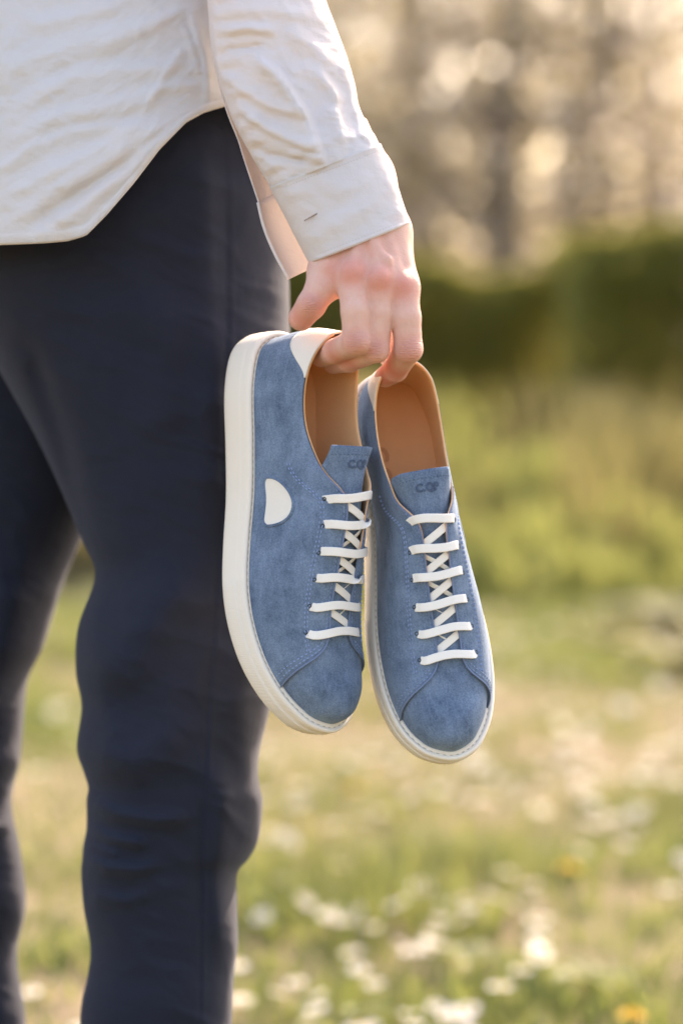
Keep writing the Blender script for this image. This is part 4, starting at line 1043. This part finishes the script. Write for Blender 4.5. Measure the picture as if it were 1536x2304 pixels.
# ---------------------------------------------------------------- sleeve and cuff (open slit on the left)
LE = np.array([(0, 430, -420), (.12, 448, -250), (.24, 462, -100), (.34, 468, 0), (.46, 480, 120), (.58, 512, 240), (.70, 560, 338), (.79, 612, 425)], float)
RE = np.array([(0, 600, -430), (.12, 648, -270), (.24, 700, -110), (.34, 730, -5), (.40, 752, 55), (.46, 778, 125), (.53, 797, 190), (.58, 806, 238), (.64, 826, 282), (.70, 842, 305), (.79, 852, 326)], float)
FE_ = np.array([(0, 430, -420), (.12, 448, -250), (.24, 462, -100), (.34, 468, 0), (.46, 478, 118), (.58, 506, 236), (.66, 536, 315), (.70, 550, 360), (.79, 584, 462)], float)
def edge(tab, t):
    c = catmull(tab, 300); return np.interp(t, c[:, 0], c[:, 1]), np.interp(t, c[:, 0], c[:, 2])
SFOLD = [([(560, 120), (620, 160), (680, 250), (712, 330), (722, 372)], .0065, 10, 24), ([(712, 150), (752, 210), (758, 270), (776, 330)], .0050, 9, 18), ([(588, 135), (640, 190), (690, 262)], .0035, 8, 12), ([(505, 70), (560, 62), (620, 70)], .0045, 12, 12), ([(490, 165), (540, 200), (610, 240), (690, 262)], .0038, 16, 9), ([(540, 250), (600, 290), (660, 318), (712, 340)], .0042, 16, 8),
         ([(500, 30), (600, 20), (700, 40)], .003, 18, 18), ([(640, 60), (710, 110), (750, 150)], .0035, 14, 18), ([(770, 140), (792, 200), (800, 260)], .0035, 10, 12), ([(800, 240), (812, 300), (838, 322)], .0035, 10, 8), ([(480, 60), (484, 130), (500, 200)], .004, 9, 12), ([(560, 330), (620, 350), (700, 362)], -.004, 12, 12), ([(640, 345), (690, 352), (730, 362)], .003, 8, 8), ([(510, 110), (560, 108), (590, 100)], -.0035, 9, 9)]
def tube(ts, depth, hd, n=110, folds=(), le=LE, re=RE, fe=FE_, pucker=0., gain=1., crum=0.):
    lx, ly = edge(le, ts); rx, ry = edge(re, ts); fx, fy = edge(fe, ts)
    k = np.linspace(0, 1, n); nn = n//2
    ang = np.pi*k*2                     # 0..2pi : near half then far half
    near = k < .5
    q = np.where(near, k*2, (k-.5)*2); q = (1-np.cos(q*np.pi))/2
    X = np.where(near, lx[:, None]+(rx-lx)[:, None]*q, rx[:, None]+(fx-rx)[:, None]*q)
    Y = np.where(near, ly[:, None]+(ry-ly)[:, None]*q, ry[:, None]+(fy-ry)[:, None]*q)
    sh = np.sin(np.pi*np.where(near, (k*2)**1.0, (k-.5)*2))**.8
    D = depth[:, None]+np.where(near, -hd[:, None]*sh, hd[:, None]*sh)+np.where(near, 0, .014*np.clip((k-.5)*2, 0, 1)**3)[None]
    D = D-(gain*fold_disp(X, Y, folds)+crum*(crumple(X, Y, R(62), 44, 2.4, 91)+.7*crumple(X, Y, R(15), 26, 1.7, 95)+.8*crumple(X, Y, R(48), 40, 1.5, 191, 3.0)))*np.where(near, 1, .0)*np.clip(sh*2, 0, 1)
    if pucker:
        r, s, t = seg_dist(X, Y, np.stack([lx+28, ly+2], 1)); D = D-pucker*np.exp(-(r/20)**2)*np.sin(t*150)*np.where(near, 1, 0)
    return W(X, Y, D)
nt = 220; ts = np.linspace(0, .79, nt)
dp = np.interp(ts, [0, .3, .6, .79], [1.84, 1.82, 1.785, 1.765]); hd = np.interp(ts, [0, .3, .55, .70, .79], [.050, .050, .046, .042, .036])
sl = padd('sleeve', tube(ts, dp, hd, folds=SFOLD, pucker=.0012, gain=1.25, crum=.0026), gridf(nt, 110), M_SHIRT, shirt)
m = sl.modifiers.new('solid', 'SOLIDIFY'); m.thickness = .0010; m.offset = 0
# cuff
LC = np.array([(0, 609, 420), (.3, 634, 468), (.65, 667, 533), (1, 698, 592)], float); RC = np.array([(0, 853, 324), (.3, 879, 382), (.65, 903, 455), (1, 919, 503)], float); FC = np.array([(0, 580, 455), (.3, 594, 512), (.65, 618, 570), (1, 650, 628)], float)
tc = np.linspace(0, 1, 46)
CF = [([(700, 410), (760, 430), (840, 400)], .0018, 20, 20), ([(690, 540), (760, 500), (850, 450)], .0022, 22, 18), ([(640, 440), (700, 430)], .0015, 12, 12), ([(870, 400), (885, 440), (905, 490)], .0020, 14, 14)]
cu = tube(tc, np.linspace(1.765, 1.752, 46), np.linspace(.034, .0325, 46), folds=CF, crum=.0012, le=LC, re=RC, fe=FC)
# the two ends of the cuff band bulge a little
rp = np.exp(-((tc-0)/.035)**2)*.0012+np.exp(-((tc-1)/.03)**2)*.0011
near_k = np.where(np.linspace(0, 1, 110) < .5, -1., 1.)
cu = cu+np.stack([np.zeros((46, 110)), rp[:, None]*near_k[None], np.zeros((46, 110))], -1)
cuff = padd('cuff', cu, gridf(46, 110), M_SHIRT, shirt); m = cuff.modifiers.new('solid', 'SOLIDIFY'); m.thickness = .0022; m.offset = 0
# stitch rows of the cuff and the button hole
M_SEAM = m_plain('cotton_thread', (.70, .68, .65), .9)
def on_cuff(i, j0=3, j1=52):
    return cu[i, j0:j1]
M_SLIT = m_plain('buttonhole_slit', (.30, .20, .14), .9)
sts = []
for i in (3, 42):
    p = on_cuff(i)+np.array([0, -.0016, 0]); sts += dash_line(p, np.tile([0, -1., 0], (len(p), 1)), .0024, .0017, .0006, .0005)
padd('cuff_stitching', *merge(sts), M_SEAM, cuff)
j = np.argmin(np.hypot(topix(cu)[..., 0]-700, topix(cu)[..., 1]-488)[:, :55].ravel()); i_, j_ = divmod(int(j), 55)
dz = cu[i_, j_][1]
bh = np.array([W(684, 497, 0), W(684, 497, 0)]); zz = topix(cu[i_, j_])[2]-.0026
bp = W(np.array([684, 700, 716.]), np.array([497, 488, 479.]), zz)
padd('buttonhole', *ribbon(bp, np.tile([0, -1., 0], (3, 1)), .0008, .0012), M_SLIT, cuff)

# ---------------------------------------------------------------- body : hand, forearm, legs, feet, neck, head in one mesh
def body_field(P):
    sh = P.shape[:-1]; Q = P.reshape(-1, 3).astype(float)
    caps_ = []
    for rws, x0 in ((near_rows, 0), (far_rows, 0)):
        r = np.asarray(rws, float)
        def c(py, rad): return W((np.interp(py, r[:, 0], r[:, 1])+np.interp(py, r[:, 0], r[:, 2]))/2, py, np.interp(py, r[:, 0], r[:, 3])), rad
        for (y0, r0), (y1, r1) in (((1350, .058), (1750, .048)), ((1750, .048), (2850, .034))):
            caps_.append((*c(y0, r0), *c(y1, r1)))
        an = c(2850, .034)[0]; fl = np.array([an[0], an[1], .035]); caps_.append((an, .034, fl, .036)); caps_.append((fl, .034, np.array([an[0]-.13, an[1]-.11, .024]), .022))
    hip = W(200, 500, 2.02); ch = W(200, -250, 2.0); nk = ch+np.array([-.0, 0, .20]); hdp = nk+np.array([-.02, -.015, .17])
    caps_ += [(hip, .10, ch, .115), (ch, .10, nk, .055), (nk, .052, hdp, .06), (hdp, .085, hdp+np.array([.0, 0, .07]), .088), (hdp+np.array([-.075, -.05, .02]), .012, hdp+np.array([-.085, -.057, -.005]), .014)]
    d = None
    for a_, r0, b_, r1 in caps_:
        q = sd_cone(Q, np.asarray(a_), np.asarray(b_), r0, r1); d = q if d is None else smin(d, q, .03)
    return d.reshape(sh)
bl = np.array([W(-300, 2900, 2.15)*np.array([1, 1, 0]), W(700, 0, 1.85)*np.array([1, 1, 0])])
BV, BF = surface_nets(body_field, np.array([-.62, 1.70, -.01]), np.array([.02, 2.30, 1.75]), .014)
BV = smooth_mesh(BV, BF, 2); bmask = None
allV = np.vstack([HV, BV]); allF = np.vstack([HF, BF+len(HV)])
body = padd('body', allV, allF, M_SKIN)
set_attr(body.data, 'redness', np.r_[red, np.zeros(len(BV))]); set_attr(body.data, 'wrinkle', np.r_[wri, np.zeros(len(BV))])
